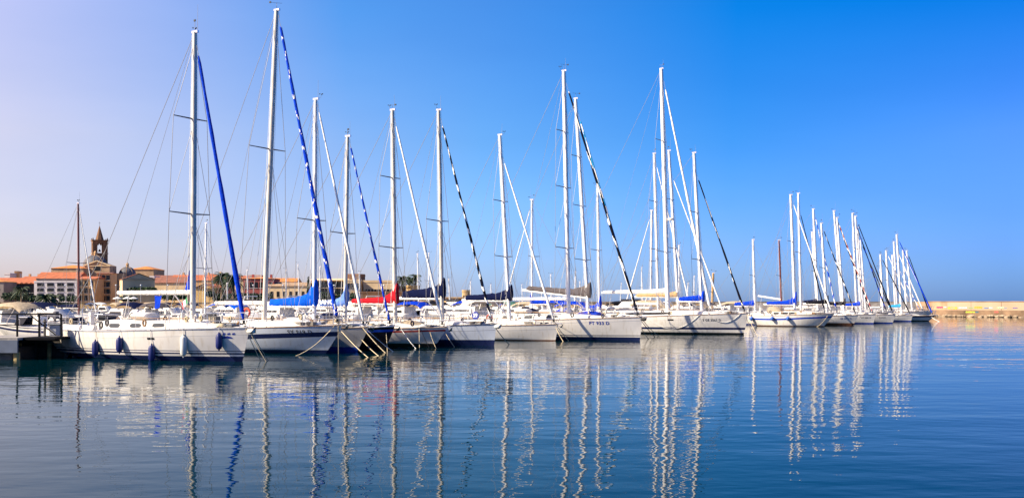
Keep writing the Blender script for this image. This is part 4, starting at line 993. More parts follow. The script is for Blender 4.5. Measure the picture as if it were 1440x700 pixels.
# ------------------------------------------------------------------ town
mat('stucco_white', (.56, .51, .49), .9, var=.12, vscale=.4); mat('stucco_grey', (.24, .20, .175), .9, var=.3, vscale=.3); mat('stucco_ochre', (.54, .32, .14), .9, var=.2, vscale=.3)
mat('stucco_cream', (.68, .50, .28), .9, var=.2, vscale=.3); mat('stucco_yellow', (.62, .40, .14), .9, var=.2, vscale=.4); mat('stucco_red', (.30, .07, .06), .9, var=.25, vscale=.4)
mat('stone_tan', (.40, .26, .15), .95, var=.35, vscale=.5, bump=.4, bscale=2); mat('stone_brown', (.21, .105, .05), .95, var=.35, vscale=.5, bump=.4, bscale=2)
mat('sand_wall', (.56, .37, .16), .95, var=.35, vscale=.25, bump=.4, bscale=2); mat('dome_slate', (.10, .10, .11), .7, var=.3, vscale=.6)
mat('tiles', (.42, .12, .045), .9, var=.3, vscale=.9, bump=.6, bscale=4); mat('tiles_dark', (.26, .10, .06), .9, var=.35, vscale=.9, bump=.6, bscale=4); mat('tiles_light', (.60, .21, .04), .9, var=.3, vscale=.9)
mat('leaf', (.045, .085, .02), .7, var=.5, vscale=1.5); mat('leaf_dark', (.022, .05, .016), .7, var=.5, vscale=1.5); mat('leaf_palm', (.06, .085, .025), .6, var=.5, vscale=2); mat('bark', (.16, .11, .07), .95)
mat('land', (.30, .25, .18), .95, var=.3, vscale=.05); mat('frame_white', (.6, .58, .54), .6)

TG = 'town buildings behind the harbour wall'
def win_grid(r, par, w, z0, z1, cols, rows, ww, wh, yf, xoff=0, mn='glass_dark', sill=True, arch=False):
    protos = None
    for j in range(rows):
        for i in range(cols):
            x = xoff + (i + .5) / cols * w - w / 2; z = z0 + (j + .5) / rows * (z1 - z0)
            if protos is None:
                q = MB(); q.box((0, -.04, 0), (ww, .10, wh), mn)
                if arch: q.lathe([(.01, -.10), (ww / 2, -.10), (ww / 2, .0), (.01, .0)], (0, 0, wh / 2), mn, n=12, axis='Y')
                if sill: q.box((0, -.08, -wh / 2 - .06), (ww * 1.2, .2, .1), 'frame_white')
                o = q.build('window', par, smooth=False); protos = o
            else: o = protos.copy(); COL.objects.link(o); o.parent = par
            o.location = (x, yf, z)
def building(label, p0, p1, yeave, yroof, d, wm, rm='tiles', yaw=0, dep=9., wins=None, kind='hip', ybase=428, name='town_house', z0=None, over=.35, chim=0, winarch=False):
    s = F / d; ya = R(yaw); W = (p1 - p0) / s
    w = (W - dep * math.sin(abs(ya))) / math.cos(ya); cx = ((p0 + p1) / 2 - CX) / s
    r = root(name, label, 'building', (cx, d + dep / 2, 0), ya, TG)
    zb = zat(ybase, d) if z0 is None else z0; ze, zr = zat(yeave, d), zat(yroof, d); zb = min(zb, 1.5)
    m = MB(); m.box((0, 0, (zb + ze) / 2), (w, dep, ze - zb), wm); m.box((0, 0, ze - .12), (w + .2, dep + .2, .24), wm); wall = m.build('wall', r, smooth=False)
    a, b = w / 2 + over, dep / 2 + over; m = MB(); t = .12
    if kind == 'hip':
        k = min(a, b) * .95; rx = max(.3, a - k); ry = max(.0, b - k)
        vs = [(-a, -b, ze), (a, -b, ze), (a, b, ze), (-a, b, ze), (-rx, -ry, zr), (rx, -ry, zr), (rx, ry, zr), (-rx, ry, zr)]
        m.add(vs, [(0, 1, 5, 4), (1, 2, 6, 5), (2, 3, 7, 6), (3, 0, 4, 7), (4, 5, 6, 7), (3, 2, 1, 0)], rm)
    elif kind == 'gable':   # ridge towards the viewer
        vs = [(-a, -b, ze), (0, -b, zr), (a, -b, ze), (-a, b, ze), (0, b, zr), (a, b, ze)]
        m.add(vs, [(0, 1, 4, 3), (1, 2, 5, 4), (3, 5, 2, 0)], rm)
        vs = [(-w / 2, -dep / 2 - .01, ze), (w / 2, -dep / 2 - .01, ze), (0, -dep / 2 - .01, zr - .2)]; m.add(vs, [(0, 1, 2)], wm)
    elif kind == 'shed':    # ridge parallel to the front
        vs = [(-a, -b, ze), (a, -b, ze), (a, 0, zr), (-a, 0, zr), (-a, b, ze), (a, b, ze)]
        m.add(vs, [(0, 1, 2, 3), (3, 2, 5, 4), (0, 3, 4), (1, 5, 2), (4, 5, 1, 0)], rm)
    else:
        m.box((0, 0, (ze + zr) / 2 + .02), (w * 1.01, dep * 1.01, max(.3, zr - ze)), rm)
    rf = m.build('roof', r, smooth=False)
    for k in range(chim):
        q = MB(); q.box((-w * .3 + w * .6 * k / max(1, chim - 1) if chim > 1 else w * .2, .5, zr + .1), (.7, .7, 1.5), wm); q.build('chimney', rf, smooth=False)
    if wins:
        cols, rows, ww, wh = wins[:4]
        win_grid(r, wall, w * .94, max(zb + .8, zat(424, d)), ze - .3, cols, rows, ww, wh, -dep / 2, arch=winarch)
    return r, w, ze, zr
D = 340
building('pale house at the far left edge of the town', -30, 5, 396, 392, D, 'stucco_grey', 'tiles_light', wins=(2, 3, 1.2, 1.6))
building('stone arcade house with red tiled roof left of the hotel', -8, 49, 398.5, 390, D + 12, 'stucco_grey', 'tiles', wins=(8, 2, 1.5, 2.6), winarch=True, kind='shed')
building('small white house with upright gap above the red roofs', 6, 14, 385, 384, D + 50, 'stucco_white', 'stucco_white', kind='flat', wins=(2, 2, 1, 1.2))
building('ochre house block above the red roofs at the left', 13.5, 25.5, 382.5, 381, D + 55, 'stucco_ochre', 'stucco_ochre', kind='flat', wins=(2, 2, 1, 1.2), yaw=15, dep=7)
building('low tiled house with small chimney between ochre block and hotel', 29, 50, 392, 388, D + 40, 'stucco_ochre', 'tiles', chim=2, kind='shed')
r_, w_, ze_, zr_ = building('white hotel with four window bays and terracotta roof', 48, 108, 396, 395, D - 5, 'stucco_white', 'stucco_white', kind='flat', dep=12)
win_grid(r_, [c for c in r_.children if c.name.startswith('wall')][0], w_ * .94, zat(418.5, D - 5), zat(396.5, D - 5), 4, 3, 2.05, 1.0, -6.02)
building('setback top floor with terracotta roof above the white hotel', 51, 109, 391.5, 382, D + 2, 'stucco_grey', 'tiles', kind='shed', dep=9, wins=None, name='penthouse')
for k in range(6):
    pass
building('broad house with low orange roof behind the hotel', 72, 117, 377, 372, D + 60, 'stone_tan', 'tiles_light', wins=(5, 1, 1, 1.2), kind='hip', dep=14)
building('orange house with red roof between hotel and ochre house', 109, 133, 392, 388, D - 3, 'stucco_ochre', 'tiles', wins=(3, 3, 1.0, 1.6), kind='shed')
building('tall ochre house with four floors of small windows under the church', 131, 155, 384, 382.5, D + 5, 'stucco_ochre', 'tiles_dark', wins=(3, 4, 1.1, 1.5), kind='shed', yaw=8)
building('cream and grey gabled house right of the ochre house', 152, 214, 392.5, 384, D - 14, 'stucco_cream', 'tiles', wins=(3, 1, 1.1, 1.5), kind='gable', yaw=24, dep=12)
building('tan hall with orange roof at the right of the church', 184, 216, 378.5, 374, D + 110, 'stone_tan', 'tiles_light', kind='hip', wins=None, dep=14)
building('narrow white house with flat top right of the gabled house', 210, 217, 389, 388, D + 12, 'stucco_white', 'stucco_white', kind='flat', wins=(1, 2, 1, 1.2), dep=6)
building('low cream house with brown roof and four windows', 215, 262, 397.5, 389, D + 5, 'stucco_cream', 'tiles_dark', kind='shed', wins=(6, 1, 1.1, 1.8), ybase=412)
building('long dark roofed house behind the low cream house', 214, 244, 391, 386.5, D + 50, 'stucco_grey', 'tiles_dark', kind='shed')
building('red roofed house left of the nearest mast', 240, 300, 394, 386, D + 40, 'stucco_ochre', 'tiles', kind='shed', wins=(6, 1, 1, 1.3), chim=2)
building('red roofed house with chimneys right of the nearest mast', 276, 312, 391, 384.5, D + 60, 'stucco_cream', 'tiles', kind='hip', wins=(4, 1, 1, 1.2), chim=2)
building('small cream gabled house right of the nearest mast', 274, 301, 405, 398.5, D - 8, 'stucco_yellow', 'tiles', kind='gable', wins=None, dep=8)
building('low orange roofed house before the left palm', 297, 316, 404, 399, D - 2, 'stone_tan', 'tiles', kind='shed', wins=(3, 1, 1, 1.4))
building('orange roofed house behind the palms', 312, 350, 393, 387, D + 45, 'stucco_cream', 'tiles', kind='shed', wins=(4, 1, 1, 1.2))
building('dark red house with two floors of windows right of the palms', 342, 385, 391.5, 389, D, 'stucco_red', 'tiles_light', kind='hip', wins=(6, 2, 1.0, 1.9), chim=2)
building('small pale rooftop house above the dark red house', 350, 368, 388, 386.8, D + 30, 'stucco_white', 'tiles_light', kind='flat', wins=None, dep=6)
building('ochre house with long orange roof right of the dark red house', 378, 416, 396, 390.5, D + 30, 'stucco_ochre', 'tiles_light', kind='shed', wins=(5, 1, 1, 1.3))
building('cream bastion house with small upright windows', 376, 432, 402, 396.5, D - 2, 'stucco_cream', 'stone_tan', kind='shed', wins=(6, 1, .8, 1.8))
building('stone fort wall with ramp right of the cypress', 425, 447, 404, 403, D + 2, 'stone_tan', 'stone_tan', kind='flat', wins=(2, 1, 1, 1.2), name='fort_wall')
building('long yellow building with dark openings behind the pale blue cover', 438, 488, 394, 391, D + 5, 'stucco_yellow', 'stucco_cream', kind='shed', wins=(8, 3, 1.5, 1.9))
building('square brown stone tower right of the pale blue cover mast', 486, 511, 387, 385, D + 8, 'stone_brown', 'stone_brown', kind='flat', wins=(2, 2, 1.2, 1.8), yaw=-18, dep=5, name='stone_tower')
building('cream annex before the brown tower', 484, 506, 394, 393, D, 'stucco_cream', 'stucco_cream', kind='flat', wins=(5, 2, .7, 2.0), dep=5)
building('long cream barracks with a row of narrow windows', 511, 558, 396, 394, D + 3, 'stucco_cream', 'stucco_cream', kind='flat', wins=(10, 1, .7, 1.9), ybase=412)
building('dark stone bastion under the long cream barracks', 505, 572, 411, 410, D - 6, 'stone_brown', 'stone_brown', kind='flat', wins=None, name='bastion', dep=6)
building('brown low block beside the round bastion', 556, 574, 403, 402, D + 8, 'stone_brown', 'stone_brown', kind='flat', wins=(2, 1, 1, 1.6))
building('low yellow arcade building by the quay with flat awning roof', 590, 637, 427, 423, D - 90, 'stucco_yellow', 'stucco_yellow', kind='shed', wins=None, dep=6, name='quay_pavilion')
building('long low brown quay building behind the yellow arcade', 560, 660, 419, 417.5, D - 40, 'stone_brown', 'sand_wall', kind='flat', wins=(10, 1, 1.2, 1.2), name='quay_building')
# arcade arches
# round bastion and round tower
def round_tower(label, px, yt, yb, d, rad, mn):
    g_ = ground(px, d); r = root('round_tower', label, 'tower', (g_.x, g_.y, 0), 0, TG); zt, zb = zat(yt, d), 1.0
    m = MB(); m.lathe([(rad * 1.12, zb), (rad, zb + (zt - zb) * .6), (rad, zt - .8), (rad * 1.06, zt - .7), (rad * 1.06, zt), (rad * .9, zt), (rad * .9, zt - .5), (.1, zt - .5)], (0, 0, 0), mn, n=28); m.build('wall', r, auto=25)
    for k in range(3):
        q = MB(); a = -math.pi / 2 + (k - 1) * .6; q.box((math.cos(a) * rad, math.sin(a) * rad, zt - 2.2), (.5, .5, .9), 'glass_dark', rz=a); q.build('window', r, smooth=False)
round_tower('round sandstone bastion carrying palms, right of the red cover', 581, 401, 430, D, 2.1, 'sand_wall')
round_tower('small round sandstone tower left of the plain white yacht mast', 656, 407.5, 430, D - 10, 1.35, 'sand_wall')

# cathedral
dC = 420; sC = F / dC
g_ = ground(140, dC)
ch = root('cathedral', 'stone cathedral with square bell tower, pointed spire and slate domes', 'church', (g_.x, g_.y, 0), 0)
def L_(px, y, dy=0): return Vector(((px - 140) / sC, dy, zat(y, dC)))
bt = MB(); yaw = R(27); ww = 5.5; zt0 = zat(357, dC); cxw = 0.0
bt.box((0, 0, zt0 / 2), (ww, ww, zt0), 'stone_brown', rz=yaw); bt.box((0, 0, zt0 + .1), (ww + .4, ww + .4, .35), 'stone_tan', rz=yaw)
zt1 = zat(342.5, dC)
for sx in (-1, 1):
    for sy in (-1, 1):
        c, s = math.cos(yaw), math.sin(yaw); x, y = sx * (ww / 2 - .85), sy * (ww / 2 - .85)
        bt.box((x * c - y * s, x * s + y * c, (zt0 + zt1) / 2 + .2), (1.7, 1.7, zt1 - zt0), 'stone_brown', rz=yaw)
# arch heads: stepped voussoir wedges between the corner piers
for fc in range(4):
    a = yaw + fc * math.pi / 2; c, s = math.cos(a), math.sin(a)
    for k in (-1, 1):
        for j, (wdt, hh) in enumerate(((.5, .5), (.25, .9))):
            x, y, z = k * (.8 - wdt / 2 + .0), -(ww / 2 - .85), zt1 + .2 - (hh if j == 0 else hh) / 2
            bt.box((x * c - y * s, x * s + y * c, z), (wdt, 1.0, hh), 'stone_brown', rz=a)
zt2 = zat(339, dC); bt.box((0, 0, (zt1 + zt2) / 2 + .1), (ww, ww, zt2 - zt1), 'stone_brown', rz=yaw); bt.box((0, 0, zt2 + .15), (ww + .5, ww + .5, .4), 'stone_brown', rz=yaw)
tw = bt.build('bell_tower', ch, smooth=False)
for sx in (-1, 1):
    for sy in (-1, 1):
        c, s = math.cos(yaw), math.sin(yaw); x, y = sx * (ww / 2 - .1), sy * (ww / 2 - .1)
        q = MB(); q.box((x * c - y * s, x * s + y * c, zt2 + .7), (.5, .5, .9), 'stone_brown', rz=yaw, taper=.4); q.build('pinnacle', tw, smooth=False)
q = MB(); q.lathe([(1.75, zt2 + .3), (1.55, zt2 + .9), (.12, zat(318, dC)), (.02, zat(317, dC))], (0, 0, 0), 'stone_brown', n=8); q.tube([(0, 0, zat(318, dC)), (0, 0, zat(312, dC))], .05, 'rail_black', n=4); q.tube([(-.4, 0, zat(313.5, dC)), (.4, 0, zat(313.5, dC))], .05, 'rail_black', n=4); q.build('spire', tw, auto=20)
q = MB(); q.lathe([(.5, 0), (.45, .3), (.25, .8), (.05, 1.0)], (0, 0, zt0 + .9), 'rail_black', n=10); q.build('bell', tw)
def dome(px, ybase, ytop, rad, dy, lant=True, name='dome', mn='dome_slate'):
    m = MB(); zb, zt = zat(ybase, dC), zat(ytop, dC); H = zt - zb
    m.lathe([(rad * 1.0, -6), (rad * 1.0, -.2), (rad * 1.05, -.1), (rad, 0)] + [(rad * math.cos(a), H * math.sin(a)) for a in [math.pi / 2 * k / 8 for k in range(1, 9)]], ((px - 140) / sC, dy, zb), mn, n=24)
    o = m.build(name, ch, auto=40)
    for k in range(8):
        a = math.pi * 2 * k / 8 + .2; q = [((px - 140) / sC + rad * 1.01 * math.cos(t) * math.cos(a), dy + rad * 1.01 * math.cos(t) * math.sin(a), zb + H * 1.01 * math.sin(t)) for t in [math.pi / 2 * j / 8 for j in range(9)]]
        rb = MB(); rb.tube(q, .10, 'stone_tan', n=4); rb.build('rib', o)
    if lant:
        l = MB(); l.lathe([(.6, 0), (.55, 1.0), (.7, 1.1), (.6, 1.2), (.35, 1.6), (.05, 1.9)], ((px - 140) / sC, dy, zt - .15), 'stucco_ochre', n=12); l.build('lantern', o)
dome(144.5, 374, 360, 4.4, -7.5)
dome(124, 386, 376, 3.2, -8, False)
dome(183, 387, 375.5, 3.2, -3, True)
m = MB(); zb, ze, zr = 5, zat(375.3, dC), zat(369.3, dC); x0, x1 = (139 - 140) / sC, (173 - 140) / sC; xm = (156 - 140) / sC
for dy0, dy1 in ((-14, -7),):
    m.add([(x0, dy0, zb), (x1, dy0, zb), (x1, dy0, ze), (xm, dy0, zr), (x0, dy0, ze), (x0, dy1, zb), (x1, dy1, zb), (x1, dy1, ze), (xm, dy1, zr), (x0, dy1, ze)],
          [(0, 1, 2, 3, 4), (9, 8, 7, 6, 5), (0, 4, 9, 5), (1, 6, 7, 2), (2, 7, 8, 3), (3, 8, 9, 4)], 'stone_tan')
fr = m.build('nave_front', ch, smooth=False)
q = MB()
for a_, b_ in (((x0 - .4, ze), (xm, zr + .25)), ((xm, zr + .25), (x1 + .4, ze))): q.tube([(a_[0], -14.2, a_[1]), (b_[0], -14.2, b_[1])], .28, 'stucco_cream', n=4)
q.tube([(x0, -14.15, ze - .1), (x1, -14.15, ze - .1)], .16, 'stucco_cream', n=4); q.build('pediment', fr, smooth=False)
q = MB(); q.add([(xm + 1.5 * math.cos(a), -14.06, zat(382, dC) + 1.9 * math.sin(a)) for a in [math.pi * k / 12 for k in range(13)]], [tuple(range(13))], 'glass_dark'); q.build('window', fr, smooth=False)
m = MB(); m.box(((158 - 140) / sC, -3, zat(385, dC) / 2), (16, 12, zat(385, dC)), 'stone_tan'); m.build('nave', ch, smooth=False)

# land, hill and harbour wall
m = MB(); m.add([(-700, 322, 1.3), (60, 322, 1.3), (60, 2500, 1.3), (-900, 2500, 1.3), (-700, 322, -1), (60, 322, -1)], [(0, 1, 2, 3), (4, 5, 1, 0)], 'land'); struct(m.build('town_ground', smooth=False))
m = MB(); N = 40; M_ = 12; rings = []
for j in range(M_ + 1):
    rings.append([(-330 + 300 * i / N, 352 + 100 * j / M_, 1.32 + (4.5 * math.sin(math.pi * i / N) ** .7 + 0) * math.sin(math.pi * j / M_ / 2) * (1 + .15 * noise.noise(Vector((i * .3, j * .3, 0))))) for i in range(N + 1)])
m.loft(rings, 'land', closed=False, cap=False); struct(m.build('town_hill'))
sw = root('harbour_wall', 'long sandstone harbour wall along the water before the town', 'wall', (-88, 300, 0))
m = MB(); m.box((0, 0, .55), (290, 2.0, 3.1), 'sand_wall'); m.box((0, 0, 2.16), (290, 2.3, .14), 'stone_tan'); m.build('wall', sw, smooth=False)
m = MB(); m.box((0, -2.2, .0), (290, 2.6, 1.0), 'weathered'); m.build('quay_ledge', sw, smooth=False)
# promenade railing/parapet lamp posts
for k, px in enumerate((92, 128, 163, 198, 236, 300, 356, 398, 470, 540, 612)):
    g_ = ground(px, 306); r = root('street_lamp', f'thin promenade lamp post, number {k + 1} from the left', 'street lamp', (g_.x, g_.y, 1.3), 0, 'lamps along the promenade')
    m = MB(); m.tube([(0, 0, 0), (0, 0, 5.6)], [.09, .05], 'cabinet', n=6); m.build('pole', r)
    m = MB(); m.lathe([(.05, 0), (.25, .12), (.22, .3), (.05, .42)], (0, 0, 5.6), 'ink_white', n=8); m.build('lamp_head', r)
LW = ['before the hotel', 'before the church tower', 'before the cream gabled wall', 'at the clipped hedge', 'left of the nearest mast', 'at the left palm', 'before the dark red house', 'before the cream bastion house', 'before the long yellow building', 'before the cream barracks', 'behind the long navy cover']
for o in [o for o in COL.objects if o.name.startswith('street_lamp')]:
    k = int(o['label'].split('number ')[1].split()[0]) - 1; o['label'] = 'thin promenade lamp post on the harbour wall ' + LW[k]
for k, (px, w) in enumerate(((165, 'leftmost'), (179, 'middle'), (188, 'rightmost'))):
    g_ = ground(px, 308); r = root('parasol', f'{w} of three white parasols on the promenade under the gabled house', 'parasol', (g_.x, g_.y, 1.3), 0, 'white promenade parasols')
    m = MB(); m.tube([(0, 0, 0), (0, 0, 2.5)], .04, 'cabinet', n=5); m.build('pole', r)
    m = MB(); m.lathe([(1.4, 1.9), (1.35, 2.0), (.7, 2.3), (.05, 2.6)], (0, 0, 0), 'cv_white', n=8); m.build('canopy', r)

# vegetation
def leafball(m, c, rx, ry, rz, n, size, mn, rg):
    for _ in range(n):
        while True:
            v = Vector((rg.uniform(-1, 1), rg.uniform(-1, 1), rg.uniform(-1, 1)))
            if .25 < v.length < 1: break
        p = Vector((c[0] + v.x * rx, c[1] + v.y * ry, c[2] + v.z * rz)); a = Vector((rg.uniform(-1, 1), rg.uniform(-1, 1), rg.uniform(-.6, 1))).normalized(); b = a.orthogonal().normalized(); cc = a.cross(b); s = size * rg.uniform(.6, 1.4)
        m.add([p + b * s, p + cc * s * .6, p - b * s, p - cc * s * .6], [(0, 1, 2, 3)], mn if rg.random() < .6 else 'leaf_dark')
def palm(label, px, ytop, ybot, d, fr=2.6, thick=.32, n=46, z0=None, mn='leaf_palm'):
    g_ = ground(px, d); zt = zat(ytop, d) - fr * .35; zb = zat(ybot, d) if z0 is None else z0
    r = root('palm_tree', label, 'palm tree', (g_.x, g_.y, zb), 0, 'palm trees by the harbour wall'); H = zt - zb; rg = random.Random(px)
    m = MB(); m.tube([(0, 0, 0), (.1, 0, H * .5), (.05, 0, H)], [thick * 1.2, thick * .8, thick], 'bark', n=8); m.build('trunk', r)
    m = MB()
    for k in range(n):
        a = rg.uniform(0, 2 * math.pi); el = rg.uniform(-.7, 1.35); ln = fr * rg.uniform(.8, 1.1); pts = []
        for j in range(7):
            t = j / 6; rr = ln * t * math.cos(el * (1 - .3 * t)); zz = ln * (math.sin(el) * t - .55 * t * t); pts.append(Vector((.05 + rr * math.cos(a), rr * math.sin(a), H + zz)))
        sd_ = Vector((-math.sin(a), math.cos(a), 0))
        for j in range(1, 7):
            p = pts[j]; dr = (pts[j] - pts[j - 1]).normalized()
            for sg in (-1, 1):
                tip = p + sd_ * sg * fr * .20 * (1.1 - j / 8) + dr * .16 * fr - Vector((0, 0, .10 * fr)); m.add([pts[j - 1], p, tip], [(0, 1, 2)], mn if rg.random() < .6 else 'leaf_dark')
    m.build('crown', r, smooth=False)
palm('tall dark palm, left of the pair behind the plain blue jib', 312, 384, 420, D - 25, 3.4, .4, 90, mn='leaf_dark')
palm('tall dark palm, right of the pair behind the plain blue jib', 328, 386, 420, D - 28, 3.2, .4, 90, mn='leaf_dark')
palm('leftmost palm beside the round bastion', 565, 388.5, 412, D - 4, 2.6, .28, 60)
palm('middle palm above the round bastion', 575, 389, 402, D, 2.2, .25, 50)
palm('rightmost palm above the round bastion', 583.5, 386, 402, D + 1, 2.5, .25, 60)
palm('squat bushy palm below the hotel at the left', 64, 414, 427, 295, 2.9, .5, 80, z0=1.3)
palm('leaning palm before the stone arcade house', 30, 402, 424, 300, 2.7, .3, 36, z0=1.3)
palm('squat bushy palm right below the hotel middle windows', 76, 415, 427, 298, 2.4, .5, 60, z0=1.3)
def shrub(label, name, cat, px0, px1, y0, y1, d, mn='leaf', n=900, size=.28, dep=1.5, group=None):
    s = F / d; w = (px1 - px0) / s; zt, zb = zat(y0, d), zat(y1, d); g_ = ground((px0 + px1) / 2, d)
    r = root(name, label, cat, (g_.x, g_.y, zb), 0, group); rg = random.Random(px0); m = MB(); k = max(1, int(w / (zt - zb) * 1.6))
    for i in range(k):
        x = -w / 2 + (i + .5) * w / k; leafball(m, (x, 0, (zt - zb) * .5), w / k * .75, dep, (zt - zb) * rg.uniform(.42, .58), n // k, size, mn, rg)
    m.build('foliage', r, smooth=False)
    m = MB(); m.tube([(0, 0, -1.), (0, 0, (zt - zb) * .6)], .12, 'bark', n=6); m.build('stem', r)
SH = 'shrubs along the promenade'
shrub('clipped green hedge before the gabled house', 'hedge', 'hedge', 183, 219, 403.5, 410, D - 14, n=1400, group=SH)
shrub('low dark shrubs below the hotel, right part', 'shrub', 'shrub', 84, 108, 416, 424, D - 22, n=700, group=SH)
shrub('green shrubs left below the hotel', 'shrub', 'shrub', 42, 58, 415, 424, D - 20, n=700, group=SH)
shrub('dark shrubs below the low cream house', 'shrub', 'shrub', 228, 262, 413, 422, D - 20, 'leaf_dark', n=800, group=SH)
shrub('round dark bush before the small cream gabled house', 'shrub', 'shrub', 291, 300, 409, 417, D - 20, 'leaf_dark', n=500, group=SH)
shrub('dark bushes between the palms and the dark red house', 'shrub', 'shrub', 300, 345, 412, 424, D - 10, 'leaf_dark', n=1200, group=SH)
shrub('dark bushes before the dark red house', 'shrub', 'shrub', 346, 382, 412, 422, D - 12, 'leaf_dark', n=900, group=SH)
shrub('dark shrubs under the parasols', 'shrub', 'shrub', 168, 192, 416, 423, D - 20, 'leaf_dark', n=600, group=SH)
shrub('dark green shrubs below the stone arcade house', 'shrub', 'shrub', 4, 40, 411, 422, D - 5, 'leaf_dark', n=1000, group=SH)
shrub('dark bushes at the foot of the long yellow building', 'shrub', 'shrub', 440, 500, 410, 422, D - 12, 'leaf_dark', n=1200, group=SH)
g_ = ground(433.5, D - 6); r = root('cypress', 'narrow dark cypress left of the bright blue cover peak', 'tree', (g_.x, g_.y, 1.3)); rg = random.Random(3)
m = MB(); zt = zat(388, D - 6) - 1.3
for k in range(9): leafball(m, (0, 0, zt * (.4 + .065 * k)), .55 - .045 * k, .55 - .045 * k, zt * .06, 90, .22, 'leaf_dark', rg)
m.build('crown', r, smooth=False); m = MB(); m.tube([(0, 0, 0), (0, 0, zt * .6)], .15, 'bark'); m.build('trunk', r)

# ------------------------------------------------------------------ breakwaters
mat('bw_upper', (.40, .285, .185), .9, var=.18, vscale=.25); mat('bw_lower', (.24, .15, .085), .95, var=.6, vscale=.5, bump=.4, bscale=3); mat('rock', (.36, .26, .16), .95, var=.5, vscale=.8, bump=.6, bscale=4)
mat('bw_far', (.19, .165, .14), .95, var=.3, vscale=.2)
A, Bp = Vector((ground(1282, 178).x, 178, 0)), Vector((ground(1600, 150).x, 150, 0)); dv = (Bp - A); Lw = dv.length; ang = math.atan2(dv.y, dv.x)
bw = root('breakwater', 'sandy breakwater wall with graffiti and rocks at its foot, right side', 'breakwater', (A.x, A.y, 0), ang)
m = MB(); m.box((Lw / 2 + 1.2, 1.6, 1.2), (Lw - 2.4, 1.6, 2.46), 'bw_upper'); 
for k in range(1, int(Lw / 5)): m.box((k * 5.0, .795, 1.22), (.06, .02, 2.38), 'bw_lower')
m.box((3.1, .80, 1.2), (5.6, .03, 2.40), 'stone_tan'); m.box((Lw / 2 + 1.2, 1.6, 2.44), (Lw - 2.3, 1.8, .06), 'stone_tan'); m.build('parapet', bw, smooth=False)
m = MB(); m.box((Lw / 2, .2, .3), (Lw, 2.6, 1.5), 'bw_lower'); m.build('quay_wall', bw, smooth=False)
rg = random.Random(5)
m = MB()
for k in range(260):
    x = rg.uniform(-1, Lw); s = rg.uniform(.2, .55); c = (x, -1.25 - rg.uniform(0, .9), rg.uniform(-.05, .22)); ring = []
    for zt_, rr in ((-.5, .6), (-.1, 1), (.3, .8), (.5, .35)):
        ring.append([(c[0] + s * rr * math.cos(a) * rg.uniform(.75, 1.2), c[1] + s * rr * .8 * math.sin(a) * rg.uniform(.75, 1.2), c[2] + s * zt_ * .8) for a in [2 * math.pi * j / 6 for j in range(6)]])
    m.loft(ring, 'rock')
o = m.build('rock_armour', bw, smooth=False); o['kind'] = 'stuff'
GC = {'magenta': (.5, .03, .10), 'yellow': (.75, .42, .03), 'purple': (.25, .15, .5), 'white': (.7, .7, .65), 'orange': (.7, .22, .03), 'sky': (.03, .18, .5), 'green': (.15, .45, .04), 'ink': (.02, .03, .12), 'teal': (.02, .2, .22)}
for k, v in GC.items(): mat('paint_' + k, v, .7)
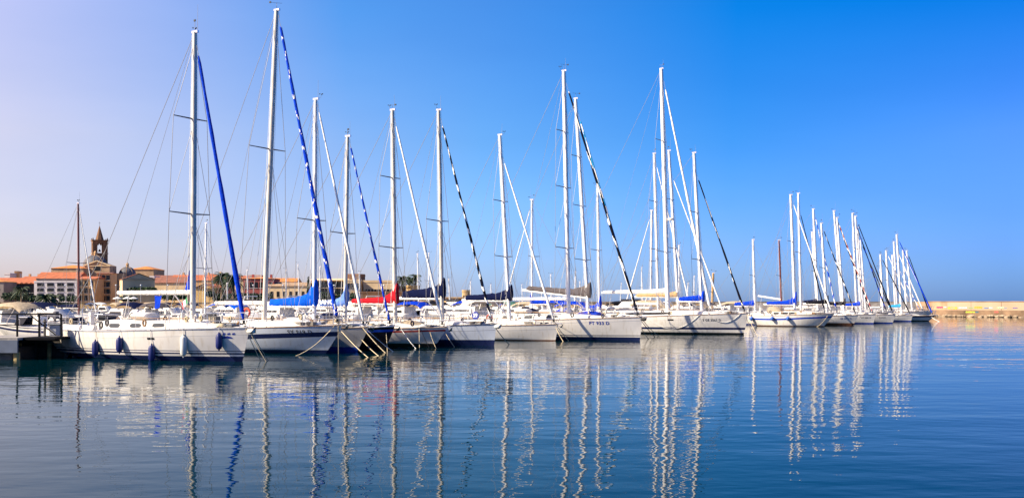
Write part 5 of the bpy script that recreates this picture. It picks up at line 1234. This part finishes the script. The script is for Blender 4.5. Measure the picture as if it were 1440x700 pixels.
def graffiti(px0, px1, yc, hgt, ca, cb, upper=True, seed=0):
    rg = random.Random(seed)
    def xloc(px):   # where the ray of this column meets the wall line
        yoff = .79 if upper else -1.11
        n = Vector((-math.sin(ang), math.cos(ang), 0)); base = A + n * yoff; t = Vector(((px - CX) / F, 1, 0)); u = dv.normalized()
        det = t.x * (-u.y) + u.x * t.y; q = (base.x * (-u.y) + u.x * base.y) / det; P = t * q
        return (P - base).dot(u), P.y
    (xa, dd), (xb, _) = xloc(px0), xloc(px1); zc = zat(yc, dd); H = hgt * dd / F; m = MB(); y0 = (.79 if upper else -1.11); n = max(3, int((xb - xa) / (H * .7)))
    for i in range(n):
        cx = xa + (i + .5) * (xb - xa) / n; w = (xb - xa) / n * .62
        for lay, (mn, sc__) in enumerate((('paint_' + cb, 1.0), ('paint_' + ca, .74))):
            pts = []
            st = random.Random(seed * 31 + i)
            for j in range(9):
                a = 2 * math.pi * j / 9; rr = st.uniform(.65, 1.15); pts.append((cx + w * sc__ * rr * math.cos(a), y0 - .012 - .006 * lay - .0007 * i, zc + H * .5 * sc__ * rr * math.sin(a)))
            m.add(pts, [tuple(range(9))], mn)
    m.build('graffiti', bw, smooth=False)
for i, g in enumerate(((1317, 1326, 432, 3.2, 'magenta', 'ink', 1), (1327, 1331, 431.5, 2, 'white', 'teal', 1), (1333, 1346, 433, 4.2, 'yellow', 'orange', 1), (1336, 1343, 433, 1.2, 'purple', 'yellow', 1), (1348, 1360, 432.5, 2.6, 'white', 'teal', 1), (1362, 1368, 433, 1.2, 'green', 'teal', 1), (1370, 1381, 432, 4, 'orange', 'yellow', 1), (1384, 1390, 433, 1.8, 'sky', 'ink', 1), (1391, 1396, 432.5, 1.6, 'white', 'sky', 1), (1402, 1411, 432.5, 2.8, 'green', 'white', 1), (1412, 1416, 433, 2.4, 'ink', 'white', 1), (1424, 1431, 432.8, 1.6, 'ink', 'purple', 1), (1358, 1371, 438.5, 3, 'green', 'yellow', 0), (1372, 1376, 438.5, 2.4, 'teal', 'ink', 0), (1398, 1404, 438.5, 2.6, 'magenta', 'orange', 0))):
    graffiti(g[0], g[1], g[2], g[3], g[4], g[5], bool(g[6]), i)
fm = root('far_mole', 'distant grey stone mole on the horizon behind the middle masts', 'breakwater', (ground(700, 430).x, 430, 0), 0)
Lf = ground(1300, 430).x - ground(700, 430).x
m = MB(); rings = []
for i in range(80):
    x = Lf * i / 79; j = lambda: rg.uniform(-.25, .25)
    rings.append([(x, -5, -1), (x, -3.4 + j(), .5 + j()), (x, -1.6 + j(), 1.3 + j()), (x, -.8, 1.9 + j() * .4), (x, 0, 2.0), (x, 2, 2.0), (x, 3, -1)])
m.loft(rings, 'bw_far'); m.build('mole_slope', fm, smooth=False)
m = MB(); m.box((Lf / 2, 1, 2.0), (Lf, 1.0, .9), 'bw_far'); m.build('mole_parapet', fm, smooth=False)
print('OBJS', len(COL.objects))
